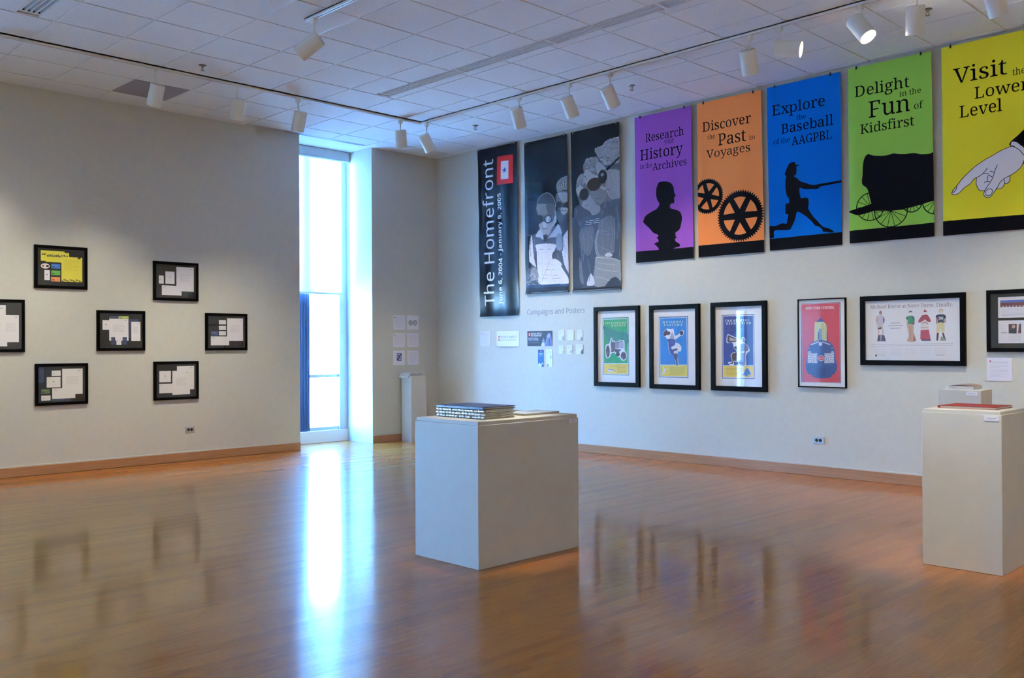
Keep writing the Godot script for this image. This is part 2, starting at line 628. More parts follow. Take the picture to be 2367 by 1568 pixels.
func make_ceiling() -> void:
	var o := struct("ceiling", "suspended ceiling of square white mineral tiles in a thin grid", "ceiling")
	var b := MB.new()
	b.box(Vector3(0, H + 0.24, 0), Vector3(XM, H + 0.4, ZM))
	part("ceiling_slab", b, M.soffit, o)
	var xs := [0.0]
	var zs := [0.0]
	var q := TX0
	while q < XM - 0.05:
		xs.append(q); q += TX
	xs.append(XM)
	q = TZ0
	while q < ZM - 0.05:
		zs.append(q); q += TZ
	zs.append(ZM)
	# grid bars
	for i in range(1, xs.size() - 1):
		b = MB.new()
		b.chamfer(Vector3(xs[i] - 0.007, H, 0), Vector3(xs[i] + 0.007, H + 0.03, ZM), 0.001)
		part("grid_bar", b, M.grid, o)
	for i in range(1, zs.size() - 1):
		b = MB.new()
		b.chamfer(Vector3(0, H - 0.0005, zs[i] - 0.007), Vector3(XM, H + 0.029, zs[i] + 0.007), 0.001)
		part("grid_bar", b, M.grid, o)
	b = MB.new()
	b.box(Vector3(0, H, 0), Vector3(0.015, H + 0.03, OPEN_A)); b.box(Vector3(0, H, 2.55), Vector3(0.015, H + 0.03, ZM)); b.box(Vector3(0, H, 0), Vector3(XM, H + 0.03, 0.015))
	part("wall_angle", b, M.grid, o)
	# tiles, hung a little below the grid
	var shared := {}
	var rest := MB.new()
	for i in xs.size() - 1:
		for j in zs.size() - 1:
			var x0: float = xs[i] + 0.0085
			var x1: float = xs[i + 1] - 0.0085
			var spans := [[zs[j] + 0.0085, zs[j + 1] - 0.0085]]
			var slot := -1.0
			if x0 > 2.2:
				if zs[j] < 2.6 and zs[j + 1] > 2.76:
					slot = 2.595
				elif zs[j] < 6.2 and zs[j + 1] > 6.35:
					slot = 6.185
			if slot > 0.0:
				spans = [[zs[j] + 0.0085, slot - 0.002], [slot + 0.172, zs[j + 1] - 0.0085]]
			if i == 0 and zs[j + 1] > 1.31 and zs[j] < 2.5:
				x0 = 0.1
			for s in spans:
				var lo := Vector3(x0, H - 0.0055, s[0])
				var hi := Vector3(x1, H + 0.02, s[1])
				if xs[i] > 10.1 or zs[j] > 7.2:
					rest.chamfer(lo, hi, 0.002)
					continue
				var key := "%.3f %.3f" % [hi.x - lo.x, hi.z - lo.z]
				if not shared.has(key):
					b = MB.new()
					b.chamfer((lo - hi) / 2.0, (hi - lo) / 2.0, 0.002)
					shared[key] = b.mesh()
				var dull: bool = i == 1 and absf(zs[j] - 4.277) < 0.05
				var t := put("tile", shared[key], M.tile_dull if dull else M.tile, o)
				t.position = (lo + hi) / 2.0
				if dull:
					t.set_meta("label", "darker grey perforated tile")
	var r := part("tile_field", rest, M.tile, o)
	r.set_meta("kind", "stuff")
	# linear air diffusers: slats under an open sheet-metal duct
	var nth := ["first", "second", "third", "fourth", "fifth", "sixth"]
	for row in [[2.595, 5], [6.185, 6]]:
		for k in row[1]:
			var x0: float = 2.33 + k * 1.2192
			var d := thing("air_diffuser", ("%s section of the long slotted ceiling diffuser, counted from the window end" if row[0] < 3.0 else "%s section of the slotted ceiling diffuser past the track over the frames") % nth[k], "air vent", Vector3(x0, H, row[0]), 0.0, "linear diffusers in the ceiling")
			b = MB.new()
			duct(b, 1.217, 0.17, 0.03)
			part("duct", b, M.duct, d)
			for s in 5:
				b = MB.new()
				b.chamfer(Vector3(0, -0.006, s * 0.0395), Vector3(1.217, 0.026, s * 0.0395 + 0.012), 0.001)
				part("slat", b, M.grid, d)
			for s in [0.0, 1.203]:
				b = MB.new()
				b.chamfer(Vector3(s, -0.008, 0), Vector3(s + 0.014, 0.001, 0.17), 0.001)
				part("end_cap", b, M.grid, d)
	var g := thing("recess_grille", "narrow grey linear grille in the ceiling before the tall window", "air vent", Vector3(0.004, H, 1.35))
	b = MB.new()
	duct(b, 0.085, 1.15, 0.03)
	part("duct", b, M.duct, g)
	for s in 5:
		b = MB.new()
		b.chamfer(Vector3(s * 0.019, -0.003, 0), Vector3(s * 0.019 + 0.009, 0.001, 1.15), 0.0005)
		part("slat", b, M.alu, g)


# a box without a bottom
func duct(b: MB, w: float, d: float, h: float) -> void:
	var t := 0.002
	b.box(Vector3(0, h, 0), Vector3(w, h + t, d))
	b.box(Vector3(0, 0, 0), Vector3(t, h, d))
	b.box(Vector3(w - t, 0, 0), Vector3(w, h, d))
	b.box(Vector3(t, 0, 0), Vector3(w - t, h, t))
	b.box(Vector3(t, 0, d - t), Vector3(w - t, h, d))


func make_window(n: int, z0: float, z1: float) -> void:
	var o := struct("window_%d" % n, "tall narrow window glowing with daylight in the wall recess", "window")
	o.position = Vector3(0, 0, z0)
	var w := z1 - z0
	var gx := -0.64
	var b := MB.new()
	b.chamfer(Vector3(gx - 0.06, 0.17, 0.0), Vector3(gx + 0.05, H, 0.13), 0.004)
	part("frame_post", b, M.alu, o)
	b = MB.new()
	b.chamfer(Vector3(gx - 0.06, 0.17, w - 0.06), Vector3(gx + 0.03, H, w), 0.004)
	part("frame_post", b, M.alu, o)
	b = MB.new()
	b.chamfer(Vector3(gx - 0.09, 0.17, 0.605), Vector3(gx + 0.03, H, 0.765), 0.004)
	for i in 3:
		b.chamfer(Vector3(gx + 0.03, 0.17, 0.635 + i * 0.045), Vector3(gx + 0.038, H, 0.65 + i * 0.045), 0.002)
	part("mullion", b, M.darkalu, o)
	for y in [0.17, 0.90, 2.07, 4.0]:
		b = MB.new()
		b.chamfer(Vector3(gx - 0.05, y, 0.13), Vector3(gx + 0.02, y + 0.045, w - 0.06), 0.004)
		part("transom", b, M.alu, o)
	for col in [[0.13, 0.605], [0.765, w - 0.06]]:
		for row in [[0.215, 0.90], [0.945, 2.07], [2.115, 4.0]]:
			b = MB.new()
			b.quad(Vector3(gx, row[0], col[0]), Vector3(gx, row[0], col[1]), Vector3(gx, row[1], col[1]), Vector3(gx, row[1], col[0]), Vector3(1, 0, 0))
			part("pane", b, M.glass, o)
	b = MB.new()
	b.chamfer(Vector3(-0.75, 0.0, 0.0), Vector3(gx + 0.06, 0.17, w), 0.005)
	part("window_sill", b, M.white, o)
	b = MB.new()
	b.chamfer(Vector3(gx + 0.03, 0.17, 0.66), Vector3(gx + 0.055, 0.2, 0.72), 0.004)
	part("latch", b, M.darkalu, o)
	# roller shade with its cassette
	var s := thing("roller_shade", "half-lowered white roller shade in front of the tall window by the corner pedestal" if n == 1 else "unseen roller shade of a further tall window, past the frames", "roller shade", Vector3(-0.5, 0, z0), 0.0, "" if n == 1 else "roller shades of the further windows")
	b = MB.new()
	b.chamfer(Vector3(-0.055, 3.925, 0.004), Vector3(0.0, H + 0.004, w - 0.004), 0.012)
	part("cassette", b, M.alu, s)
	b = MB.new()
	b.box(Vector3(-0.029, 2.075, 0.135), Vector3(-0.028, 3.93, w - 0.02))
	part("fabric", b, M.shade, s)
	b = MB.new()
	b.chamfer(Vector3(-0.034, 2.055, 0.133), Vector3(-0.022, 2.08, w - 0.018), 0.003)
	part("hem_bar", b, M.white, s)


# ---------------------------------------------------------------- track lighting
func track(label: String, a: Vector3, b: Vector3) -> void:
	var d := (b - a).normalized()
	var o := thing("light_track", label, "light track", a)
	var s := d.cross(Vector3.UP) * 0.0175
	var l := b - a
	var lo := func(p: Vector3, q: Vector3) -> Array:
		return [Vector3(minf(p.x, q.x), minf(p.y, q.y), minf(p.z, q.z)), Vector3(maxf(p.x, q.x), maxf(p.y, q.y), maxf(p.z, q.z))]
	var body := MB.new()
	for e in [[s, s * 0.45], [-s, -s * 0.45]]:
		var r: Array = lo.call(e[0], l + e[1] + Vector3(0, 0.034, 0))
		body.chamfer(r[0], r[1], 0.001)
	var r2: Array = lo.call(-s, l + s + Vector3(0, 0.034, 0))
	r2[0].y = 0.02
	body.box(r2[0], r2[1])
	part("channel", body, M.grid, o)


func spot(label: String, group: String, at: Vector3, back: Vector3, dir: Vector3, energy: float, cone := 34.0) -> void:
	var o := thing("track_spotlight", label, "spotlight", at, 0.0, group)
	var d := dir.normalized()
	var L := 0.215
	var R := 0.0695
	var b := MB.new()
	b.chamfer(Vector3(-0.022, -0.012, -0.022), Vector3(0.022, 0.03, 0.022), 0.004)
	b.lathe(Vector3(0, -0.012, 0), Vector3.DOWN, [Vector2(0.014, 0), Vector2(0.012, 0.012), Vector2(0, 0.012)], 14)
	part("adapter", b, M.lampwhite, o)
	var knee := back - Vector3(0, 0, 0) + d * 0.03
	b = MB.new()
	b.bar(Vector3(0, -0.02, 0), Vector3(0, -0.088, 0), 0.0065, 10)
	b.bar(Vector3(0, -0.082, 0), back + d * 0.02, 0.007, 10)
	part("stem", b, M.lampwhite, o)
	b = MB.new()
	b.lathe(back, d, [Vector2(0, 0), Vector2(R - 0.008, 0), Vector2(R - 0.002, 0.002), Vector2(R, 0.008), Vector2(R, L - 0.002), Vector2(R - 0.002, L), Vector2(R - 0.004, L), Vector2(R - 0.005, L - 0.05), Vector2(0.03, L - 0.052)], 36)
	part("housing", b, M.lampwhite, o)
	b = MB.new()
	b.lathe(back, d, [Vector2(0, L - 0.03), Vector2(0.045, L - 0.032), Vector2(0.058, L - 0.042), Vector2(0.058, L - 0.05), Vector2(0, L - 0.051)], 32)
	part("lamp_face", b, M.lit, o)
	var l := SpotLight3D.new()
	l.name = "spot_light"
	l.light_color = Color(1.0, 0.965, 0.865)
	l.light_energy = energy
	l.spot_angle = cone
	l.spot_angle_attenuation = 1.0
	l.spot_range = 30.0
	l.spot_attenuation = 2.0
	l.light_size = 0.045
	l.shadow_enabled = true
	o.add_child(l, true)
	var p := back + d * (L + 0.004)
	l.position = p
	l.look_at_from_position(at + p, at + p + d, Vector3.UP if absf(d.y) < 0.98 else Vector3.RIGHT)


func make_lights() -> void:
	var Y := 4.034
	track("white light track on the ceiling running along the wall of seven small frames", Vector3(1.62, Y, 1.60), Vector3(1.62, Y, 11.2))
	track("white light track on the ceiling running along the wall of banners", Vector3(1.66, Y, 1.62), Vector3(12.4, Y, 1.62))
	track("short white light track starting in mid-ceiling, carrying the steeply tilted spotlight", Vector3(3.76, Y, 4.58), Vector3(12.2, Y, 4.58))
	var f := Vector3(-0.71, 0.0, -0.704)
	var said := [
		"white cylindrical track spotlight hanging in front of the dark grey ceiling tile",
		"white track spotlight second along from the dark grey ceiling tile",
		"white track spotlight just before the tall window, third from the grey tile",
		"white spotlight hanging upright near the meeting of the tracks, by the window",
		"white tilted spotlight right where the two ceiling tracks meet",
		"white spotlight above the black banner with upright lettering",
		"white tilted spotlight above the photo banner of the goggled worker",
		"white tilted spotlight above the photo banner of three workers",
		"white spotlight with hidden lamp above the edge of the orange banner",
		"white upright spotlight above the gap between green and yellow banners",
		"white spotlight above the yellow banner, cut by the top edge",
	]
	var grp := "track spotlights aimed at the picture walls"
	var A := 1.85
	# mount, offset of the back of the housing, direction of the beam
	for h in [
		[Vector3(1.62, 4.007, 4.921), Vector3(0.02, -0.122, -0.021), Vector3(-0.241, -0.942, 0.234) * 0.93 + f * 0.28, A * 1.1],
		[Vector3(1.62, 4.012, 4.057), Vector3(0.014, -0.112, -0.015), Vector3(-0.138, -0.982, 0.13) * 0.95 + f * 0.25, A * 1.1],
		[Vector3(1.62, 4.009, 3.33), Vector3(0.021, -0.113, -0.022), Vector3(-0.18, -0.968, 0.173) * 0.95 + f * 0.25, A * 0.9],
		[Vector3(1.62, 4.007, 1.927), Vector3(0.0, -0.09, 0.0), Vector3(0.015, -1.0, -0.025) * 0.95 + f * 0.31, A * 0.9],
		[Vector3(1.74, 4.003, 1.62), Vector3(-0.031, -0.114, 0.03), Vector3(0.295, -0.905, -0.306) * 0.95 + f * 0.31, A * 1.0],
		[Vector3(3.316, 4.007, 1.62), Vector3(-0.027, -0.09, 0.026), Vector3(0.185, -0.963, -0.197) * 0.91 + f * 0.42, A * 0.62],
		[Vector3(4.046, 4.009, 1.62), Vector3(-0.024, -0.112, 0.023), Vector3(0.277, -0.916, -0.289) * 0.93 + f * 0.37, A * 0.62],
		[Vector3(4.59, 4.009, 1.62), Vector3(-0.03, -0.115, 0.029), Vector3(0.309, -0.895, -0.321) * 0.93 + f * 0.36, A * 0.62],
		[Vector3(6.158, 4.004, 1.62), Vector3(-0.019, -0.100, 0.018), Vector3(0.168, -0.969, -0.179) * 0.93 + f * 0.36, A],
		[Vector3(7.60, 4.007, 1.62), Vector3(-0.01, -0.092, 0.009), Vector3(0.074, -0.994, -0.085) * 0.96 + f * 0.28, A],
		[Vector3(8.15, 4.007, 1.62), Vector3(-0.015, -0.10, 0.012), Vector3(0.1, -0.9, -0.42), A],
	]:
		spot(said.pop_front(), grp, h[0], h[1], h[2], h[3])
	spot("white track spotlight turned sideways with its glowing mouth in profile, above the blue banner", "", Vector3(6.443, 4.007, 1.62), Vector3(-0.025, -0.153, 0.024), Vector3(0.686, -0.218, -0.694) - f * 0.5, A * 0.7)
	spot("white track spotlight with its glowing open end facing the room, above the green banner", "", Vector3(7.152, 4.006, 1.62), Vector3(-0.036, -0.09, 0.036), Vector3(0.269, -0.921, -0.28) * 0.86 - f * 0.5, A * 0.7)
	spot("white spotlight tilted steeply at the end of the mid-ceiling track", "", Vector3(3.881, 4.008, 4.58), Vector3(0.029, -0.134, -0.031), Vector3(-0.588, -0.555, 0.588) * 0.98 + f * 0.2, A)
	# further along the tracks, outside the picture: two narrow beams on the pedestals, some on the picture walls, the last ones added as fill
	track("unseen white light track added on the ceiling behind the viewer", Vector3(4.6, Y, 9.6), Vector3(12.4, Y, 9.6))  # added to carry fill heads
	for h in [
		[Vector3(1.62, 4.007, 6.4), Vector3(-0.6, -0.78, 0.0), A, 34.0],
		[Vector3(1.62, 4.007, 7.3), Vector3(-0.6, -0.78, 0.0), A, 34.0],
		[Vector3(9.4, 4.007, 1.62), Vector3(0.0, -0.84, -0.54), A, 34.0],
		[Vector3(6.1, 4.007, 4.58), Vector3(0.0, -1.0, 0.03), 7.0, 11.0],
		[Vector3(8.9, 4.007, 4.58), Vector3(-0.16, -0.90, -0.42), 6.0, 12.0],
		[Vector3(7.6, 4.007, 4.58), Vector3(0.02, -0.62, -0.75), A, 30.0],
		[Vector3(11.6, 4.007, 4.58), Vector3(0.72, -0.69, -0.1), 9.5, 40.0],  # from here down: added heads, bouncing fill light off unseen walls
		[Vector3(11.6, 4.007, 1.62), Vector3(0.72, -0.69, 0.1), 9.5, 40.0],
		[Vector3(12.0, 4.007, 9.6), Vector3(0.72, -0.69, -0.1), 9.5, 40.0],
		[Vector3(10.4, 4.007, 9.6), Vector3(0.1, -0.69, 0.72), 9.5, 40.0],
		[Vector3(8.2, 4.007, 9.6), Vector3(0.0, -0.69, 0.72), 9.5, 40.0],
		[Vector3(6.0, 4.007, 9.6), Vector3(-0.1, -0.69, 0.72), 9.5, 40.0],
	]:
		var d: Vector3 = h[1].normalized()
		spot("unseen white spotlight further along a ceiling track, beyond the picture walls", "track spotlights beyond the view", h[0], Vector3(-d.x, 0, -d.z) * 0.03 + Vector3(0, -0.11, 0), d, h[2], h[3])


func make_sprinklers() -> void:
	var where := ["beside the track over the seven small frames", "beside the meeting of the two tracks", "above the photo banner of three workers", "above the green banner"]
	for p in [Vector2(1.96, 4.60), Vector2(1.955, 1.02), Vector2(4.40, 1.03), Vector2(7.46, 1.06)]:
		var o := thing("fire_sprinkler", "small bronze fire sprinkler in the ceiling " + where.pop_front(), "sprinkler", Vector3(p.x, H - 0.005, p.y), 0.0, "ceiling sprinklers")
		var b := MB.new()
		b.lathe(Vector3.ZERO, Vector3.DOWN, [Vector2(0.038, 0), Vector2(0.034, 0.005), Vector2(0.014, 0.008), Vector2(0, 0.008)], 20)
		part("escutcheon", b, M.chrome, o)
		b = MB.new()
		b.bar(Vector3(0, -0.006, 0), Vector3(0, -0.028, 0), 0.009, 10)
		for s in [-1.0, 1.0]:
			b.bar(Vector3(0.009 * s, -0.024, 0), Vector3(0.014 * s, -0.04, 0), 0.003, 6)
			b.bar(Vector3(0.014 * s, -0.04, 0), Vector3(0.002 * s, -0.052, 0), 0.003, 6)
		part("frame_arm", b, M.chrome, o)
		b = MB.new()
		b.lathe(Vector3(0, -0.052, 0), Vector3.DOWN, [Vector2(0, 0), Vector2(0.02, 0), Vector2(0.022, 0.002), Vector2(0, 0.003)], 16)
		part("deflector", b, M.chrome, o)


# ---------------------------------------------------------------- banners
func banner(called: String, label: String, tex: Texture2D, r: Array, rough: float, wave: float, seed_: int, vinyl := false) -> void:
	var o0 := 0.03
	var a := out_r(r[0], r[2], o0)
	var c := out_r(r[1], r[3], o0)
	var w := c.x - a.x
	var h := a.y - c.y
	var o := thing(called, label, "banner", Vector3(a.x, c.y, 0), 0.0, "vinyl banners" if vinyl else "cloth banners in a row")
	var q := RandomNumberGenerator.new()
	q.seed = seed_
	var ph := [q.randf() * TAU, q.randf() * TAU, q.randf() * TAU, q.randf() * TAU]
	var nx := 28
	var ny := 40
	var at := func(i: int, j: int) -> Vector3:
		var u := float(i) / nx
		var t := float(j) / ny        # 0 at the top
		var z := lerpf(0.046, 0.020, t)
		var amp := wave * (0.35 + 0.65 * t) if not vinyl else wave
		z += amp * (sin(u * 7.0 + ph[0] + t * 0.8) * 0.5 + sin(u * 15.0 + ph[1] - t * 1.4) * 0.25)
		z += wave * 0.9 * exp(-pow((u - 0.08) / 0.045, 2.0)) * (0.6 + 0.4 * sin(t * 3.0 + ph[2]))
		if vinyl:
			z += wave * 0.35 * sin(t * 21.0 + u * 2.0 + ph[2]) + wave * 0.3 * sin(t * 9.0 - u * 5.0 + ph[3])
			z += 0.012 * pow(maxf(0.0, t - 0.96) / 0.04, 2.0)
		var x := u * w + 0.006 * sin(t * 2.2 + ph[2]) * (u - 0.5) * 2.0 * (0.4 if vinyl else 1.0)
		return Vector3(x, h * (1.0 - t), maxf(z, 0.006))
	var b := MB.new()
	var P := []
	for i in nx + 1:
		P.append([])
		for j in ny + 1:
			P[i].append(at.call(i, j))
	var N := func(i: int, j: int) -> Vector3:
		var dx: Vector3 = P[mini(i + 1, nx)][j] - P[maxi(i - 1, 0)][j]
		var dy: Vector3 = P[i][maxi(j - 1, 0)] - P[i][mini(j + 1, ny)]
		return dx.cross(dy).normalized()
	for i in nx:
		for j in ny:
			var U := func(ii: int, jj: int) -> Vector2: return Vector2(float(ii) / nx, float(jj) / ny)
			b.tri(P[i][j], P[i + 1][j], P[i + 1][j + 1], N.call(i, j), N.call(i + 1, j), N.call(i + 1, j + 1), U.call(i, j), U.call(i + 1, j), U.call(i + 1, j + 1))
			b.tri(P[i][j], P[i + 1][j + 1], P[i][j + 1], N.call(i, j), N.call(i + 1, j + 1), N.call(i, j + 1), U.call(i, j), U.call(i + 1, j + 1), U.call(i, j + 1))
	var m := printed(tex, rough)
	m.metallic_specular = 0.32 if vinyl else 0.12
	part("cloth" if not vinyl else "vinyl_sheet", b, m, o)
	for s in ([0.11, 0.88] if not vinyl else [0.05, 0.95]):
		b = MB.new()
		var x: float = s * w
		b.bar(Vector3(x, h - 0.012, 0.0), Vector3(x, h - 0.012, 0.055), 0.004, 8)
		b.chamfer(Vector3(x - 0.007, h - 0.02, 0.046), Vector3(x + 0.007, h + 0.012, 0.056), 0.002)
		part("hook", b, M.black if not vinyl else M.chrome, o)
	if vinyl and h < 2.1:
		b = MB.new()
		b.bar(Vector3(0.0, 0.012, 0.022), Vector3(w, 0.012, 0.022), 0.013, 14)
		part("bottom_rod", b, mat(Color8(60, 60, 64), 0.4), o)


# ---------------------------------------------------------------- framed things
# x, y measured on the wall plane: outer edges; the node stands at the lower corner, x along the wall, z out of it
func frame_node(called: String, label: String, category: String, group: String, on_left: bool, r: Array, depth: float, bar: float, mount: Material) -> Array:
	var a: Vector2
	var c: Vector2
	var o: Node3D
	var w: float
	var h: float
	if on_left:
		a = out_l(r[0], r[2], depth); c = out_l(r[1], r[3], depth)
		w = a.x - c.x; h = a.y - c.y
		o = thing(called, label, category, Vector3(0, c.y, a.x), PI / 2, group)
	else:
		a = out_r(r[0], r[2], depth); c = out_r(r[1], r[3], depth)
		w = c.x - a.x; h = a.y - c.y
		o = thing(called, label, category, Vector3(a.x, c.y, 0), 0.0, group)
	var b := MB.new()
	# four mitred rails with a sloped inner lip
	var outer := [Vector2(0, 0), Vector2(w, 0), Vector2(w, h), Vector2(0, h)]
	var ring := func(k: float) -> Array:
		return [Vector2(k, k), Vector2(w - k, k), Vector2(w - k, h - k), Vector2(k, h - k)]
	var steps := [[0.0, 0.0], [0.0, depth - 0.003], [0.003, depth], [bar - 0.003, depth], [bar, depth - 0.003], [bar, 0.006]]
	var side := [Vector3(0, -1, 0), Vector3(1, 0, 0), Vector3(0, 1, 0), Vector3(-1, 0, 0)]
	for i in steps.size() - 1:
		var p: Array = ring.call(steps[i][0])
		var q: Array = ring.call(steps[i + 1][0])
		var dk: float = steps[i + 1][0] - steps[i][0]
		var dz: float = steps[i + 1][1] - steps[i][1]
		for k in 4:
			var n: Vector3 = side[k] * dz + Vector3(0, 0, 1) * dk
			var k2 := (k + 1) % 4
			b.quad(Vector3(p[k].x, p[k].y, steps[i][1]), Vector3(p[k2].x, p[k2].y, steps[i][1]), Vector3(q[k2].x, q[k2].y, steps[i + 1][1]), Vector3(q[k].x, q[k].y, steps[i + 1][1]), n.normalized())
	part("frame", b, M.frame, o)
	b = MB.new()
	b.box(Vector3(0.004, 0.004, 0.001), Vector3(w - 0.004, h - 0.004, 0.009))
	part("mount_board", b, mount, o)
	b = MB.new()
	b.quad(Vector3(bar, bar, depth - 0.006), Vector3(w - bar, bar, depth - 0.006), Vector3(w - bar, h - bar, depth - 0.006), Vector3(bar, h - bar, depth - 0.006), Vector3(0, 0, 1))
	part("glazing", b, M.glass, o)
	return [o, a, w, h]


func poster(called: String, label: String, r: Array, depth: float, bar: float, mount: Material, tex: Texture2D, pr: Array) -> Node3D:
	var f := frame_node(called, label, "framed poster", "framed posters on the banner wall", false, r, depth, bar, mount)
	var a := out_r(pr[0], pr[2], 0.0105)
	var c := out_r(pr[1], pr[3], 0.0105)
	var o: Node3D = f[0]
	var b := MB.new()
	var x0 := a.x - o.position.x
	var x1 := c.x - o.position.x
	var y0 := c.y - o.position.y
	var y1 := a.y - o.position.y
	b.quad(Vector3(x0, y0, 0.0105), Vector3(x1, y0, 0.0105), Vector3(x1, y1, 0.0105), Vector3(x0, y1, 0.0105), Vector3(0, 0, 1))
	part("print", b, printed(tex, 0.55), o)
	return o


func small_frame(label: String, r: Array, cards: Array, lines: Array = []) -> void:
	var f := frame_node("framed_stationery", label, "framed display", "small black frames of stationery", true, r, 0.028, 0.031, M.mount)
	var o: Node3D = f[0]
	var k := 0
	for q in cards:
		var z := 0.0095 + 0.0008 * (k + 1)
		k += 1
		var a := out_l(q[1], q[3], z - 0.012)
		var c := out_l(q[2], q[4], z - 0.012)
		var x0 := o.position.z - a.x
		var x1 := o.position.z - c.x
		var y0 := c.y - o.position.y
		var y1 := a.y - o.position.y
		x0 = maxf(x0, 0.033)
		var b := MB.new()
		if q[0] == "oval":
			var n := 32
			for i in n:
				var m := Vector3((x0 + x1) / 2, (y0 + y1) / 2, z)
				var e := func(t: float) -> Vector3: return m + Vector3(cos(t) * (x1 - x0) / 2, sin(t) * (y1 - y0) / 2, 0)
				b.tri(m, e.call(TAU * i / n), e.call(TAU * (i + 1) / n), Vector3(0, 0, 1), Vector3(0, 0, 1), Vector3(0, 0, 1))
			part("sticker", b, M.paper, o)
			b = MB.new()
			b.lathe(Vector3(x0 + 0.022, (y0 + y1) / 2, z), Vector3(0, 0, 1), [Vector2(0.011, 0), Vector2(0.011, 0.0004), Vector2(0, 0.0004)], 16)
			part("red_dot", b, mat(Color8(200, 40, 40)), o)
			b = MB.new()
			b.box(Vector3(x1 - 0.036, y0 + 0.018, z), Vector3(x1 - 0.010, y1 - 0.018, z + 0.0004))
			part("printed_mark", b, M.mount, o)
			continue
		var sheet := paper_tex(q[0], x1 - x0, y1 - y0, k)
		b.box(Vector3(x0, y0, z - 0.0008), Vector3(x1, y1, z - 0.0002))
		var card := part("card", b, M.paper, o)
		b = MB.new()
		b.quad(Vector3(x0, y0, z), Vector3(x1, y0, z), Vector3(x1, y1, z), Vector3(x0, y1, z), Vector3(0, 0, 1))
		part("printed_face", b, printed(sheet, 0.7), card)


var papers := {}


# a sheet of stationery: paper colour, faint lines of typing, a small mark
func paper_tex(col: String, w: float, h: float, k: int) -> ImageTexture:
	var key := "%s %d %d" % [col, int(w * 50), int(h * 50)]
	if papers.has(key):
		return papers[key]
	var W := int(w * 1000)
	var HH := int(h * 1000)
	var s := Sheet.new(W, HH, 1.0, col)
	var ink := Color(col).darkened(0.16).to_html(false)
	if col == "e6d634":
		var dark := "2a2418"
		if h > 0.2:
			for i in 12:
				s.box(ink, W * 0.12, HH * (0.14 + i * 0.035), W * (0.7 if i % 5 < 4 else 0.4), 2)
			for i in 13:
				s.box(dark, W * (0.03 + i * 0.074), HH * (0.955 - 0.02 * ((i * 7) % 4)), W * 0.05, HH * 0.06)
			s.box("3c3a50", W * 0.78, 0, W * 0.14, HH * 0.07)
		else:
			for i in 14:
				s.box(dark, W * (0.05 + i * 0.066), HH * (0.3 - 0.03 * ((i * 5) % 4)), W * 0.045, HH * (0.12 + 0.03 * ((i * 5) % 4)))
			s.box(dark, W * 0.04, HH * 0.42, W * 0.94, HH * 0.05)
	elif Color(col).get_luminance() > 0.75:
		if h > 0.2:
			for i in 11:
				s.box(ink, W * 0.2, HH * (0.3 + i * 0.03), W * (0.6 if i % 4 < 3 else 0.3), 2)
			s.box("8a8a96", W * 0.78, HH * 0.07, W * 0.12, 5)
		elif w > 0.15:
			s.box("9a9aa6", W * 0.08, HH * 0.14, W * 0.12, 4)
			s.box(ink, W * 0.08, HH * 0.24, W * 0.2, 2)
		elif h > 0.1 or w > 0.12:
			s.oval("8c8484", W * 0.5, HH * 0.45, 7, 7)
			s.box(ink, W * 0.3, HH * 0.7, W * 0.4, 2)
		else:
			s.oval("7c7676", W * 0.25, HH * 0.5, 5, 5)
			for i in 4:
				s.box(ink, W * 0.45, HH * (0.3 + 0.12 * i), W * 0.4, 1)
	else:
		s.box(Color(col).lightened(0.35).to_html(false), W * 0.15, HH * 0.3, W * 0.5, 3)
		s.box(Color(col).darkened(0.5).to_html(false), W * 0.12, HH * 0.55, W * 0.25, HH * 0.25)
	papers[key] = s.done()
	return papers[key]


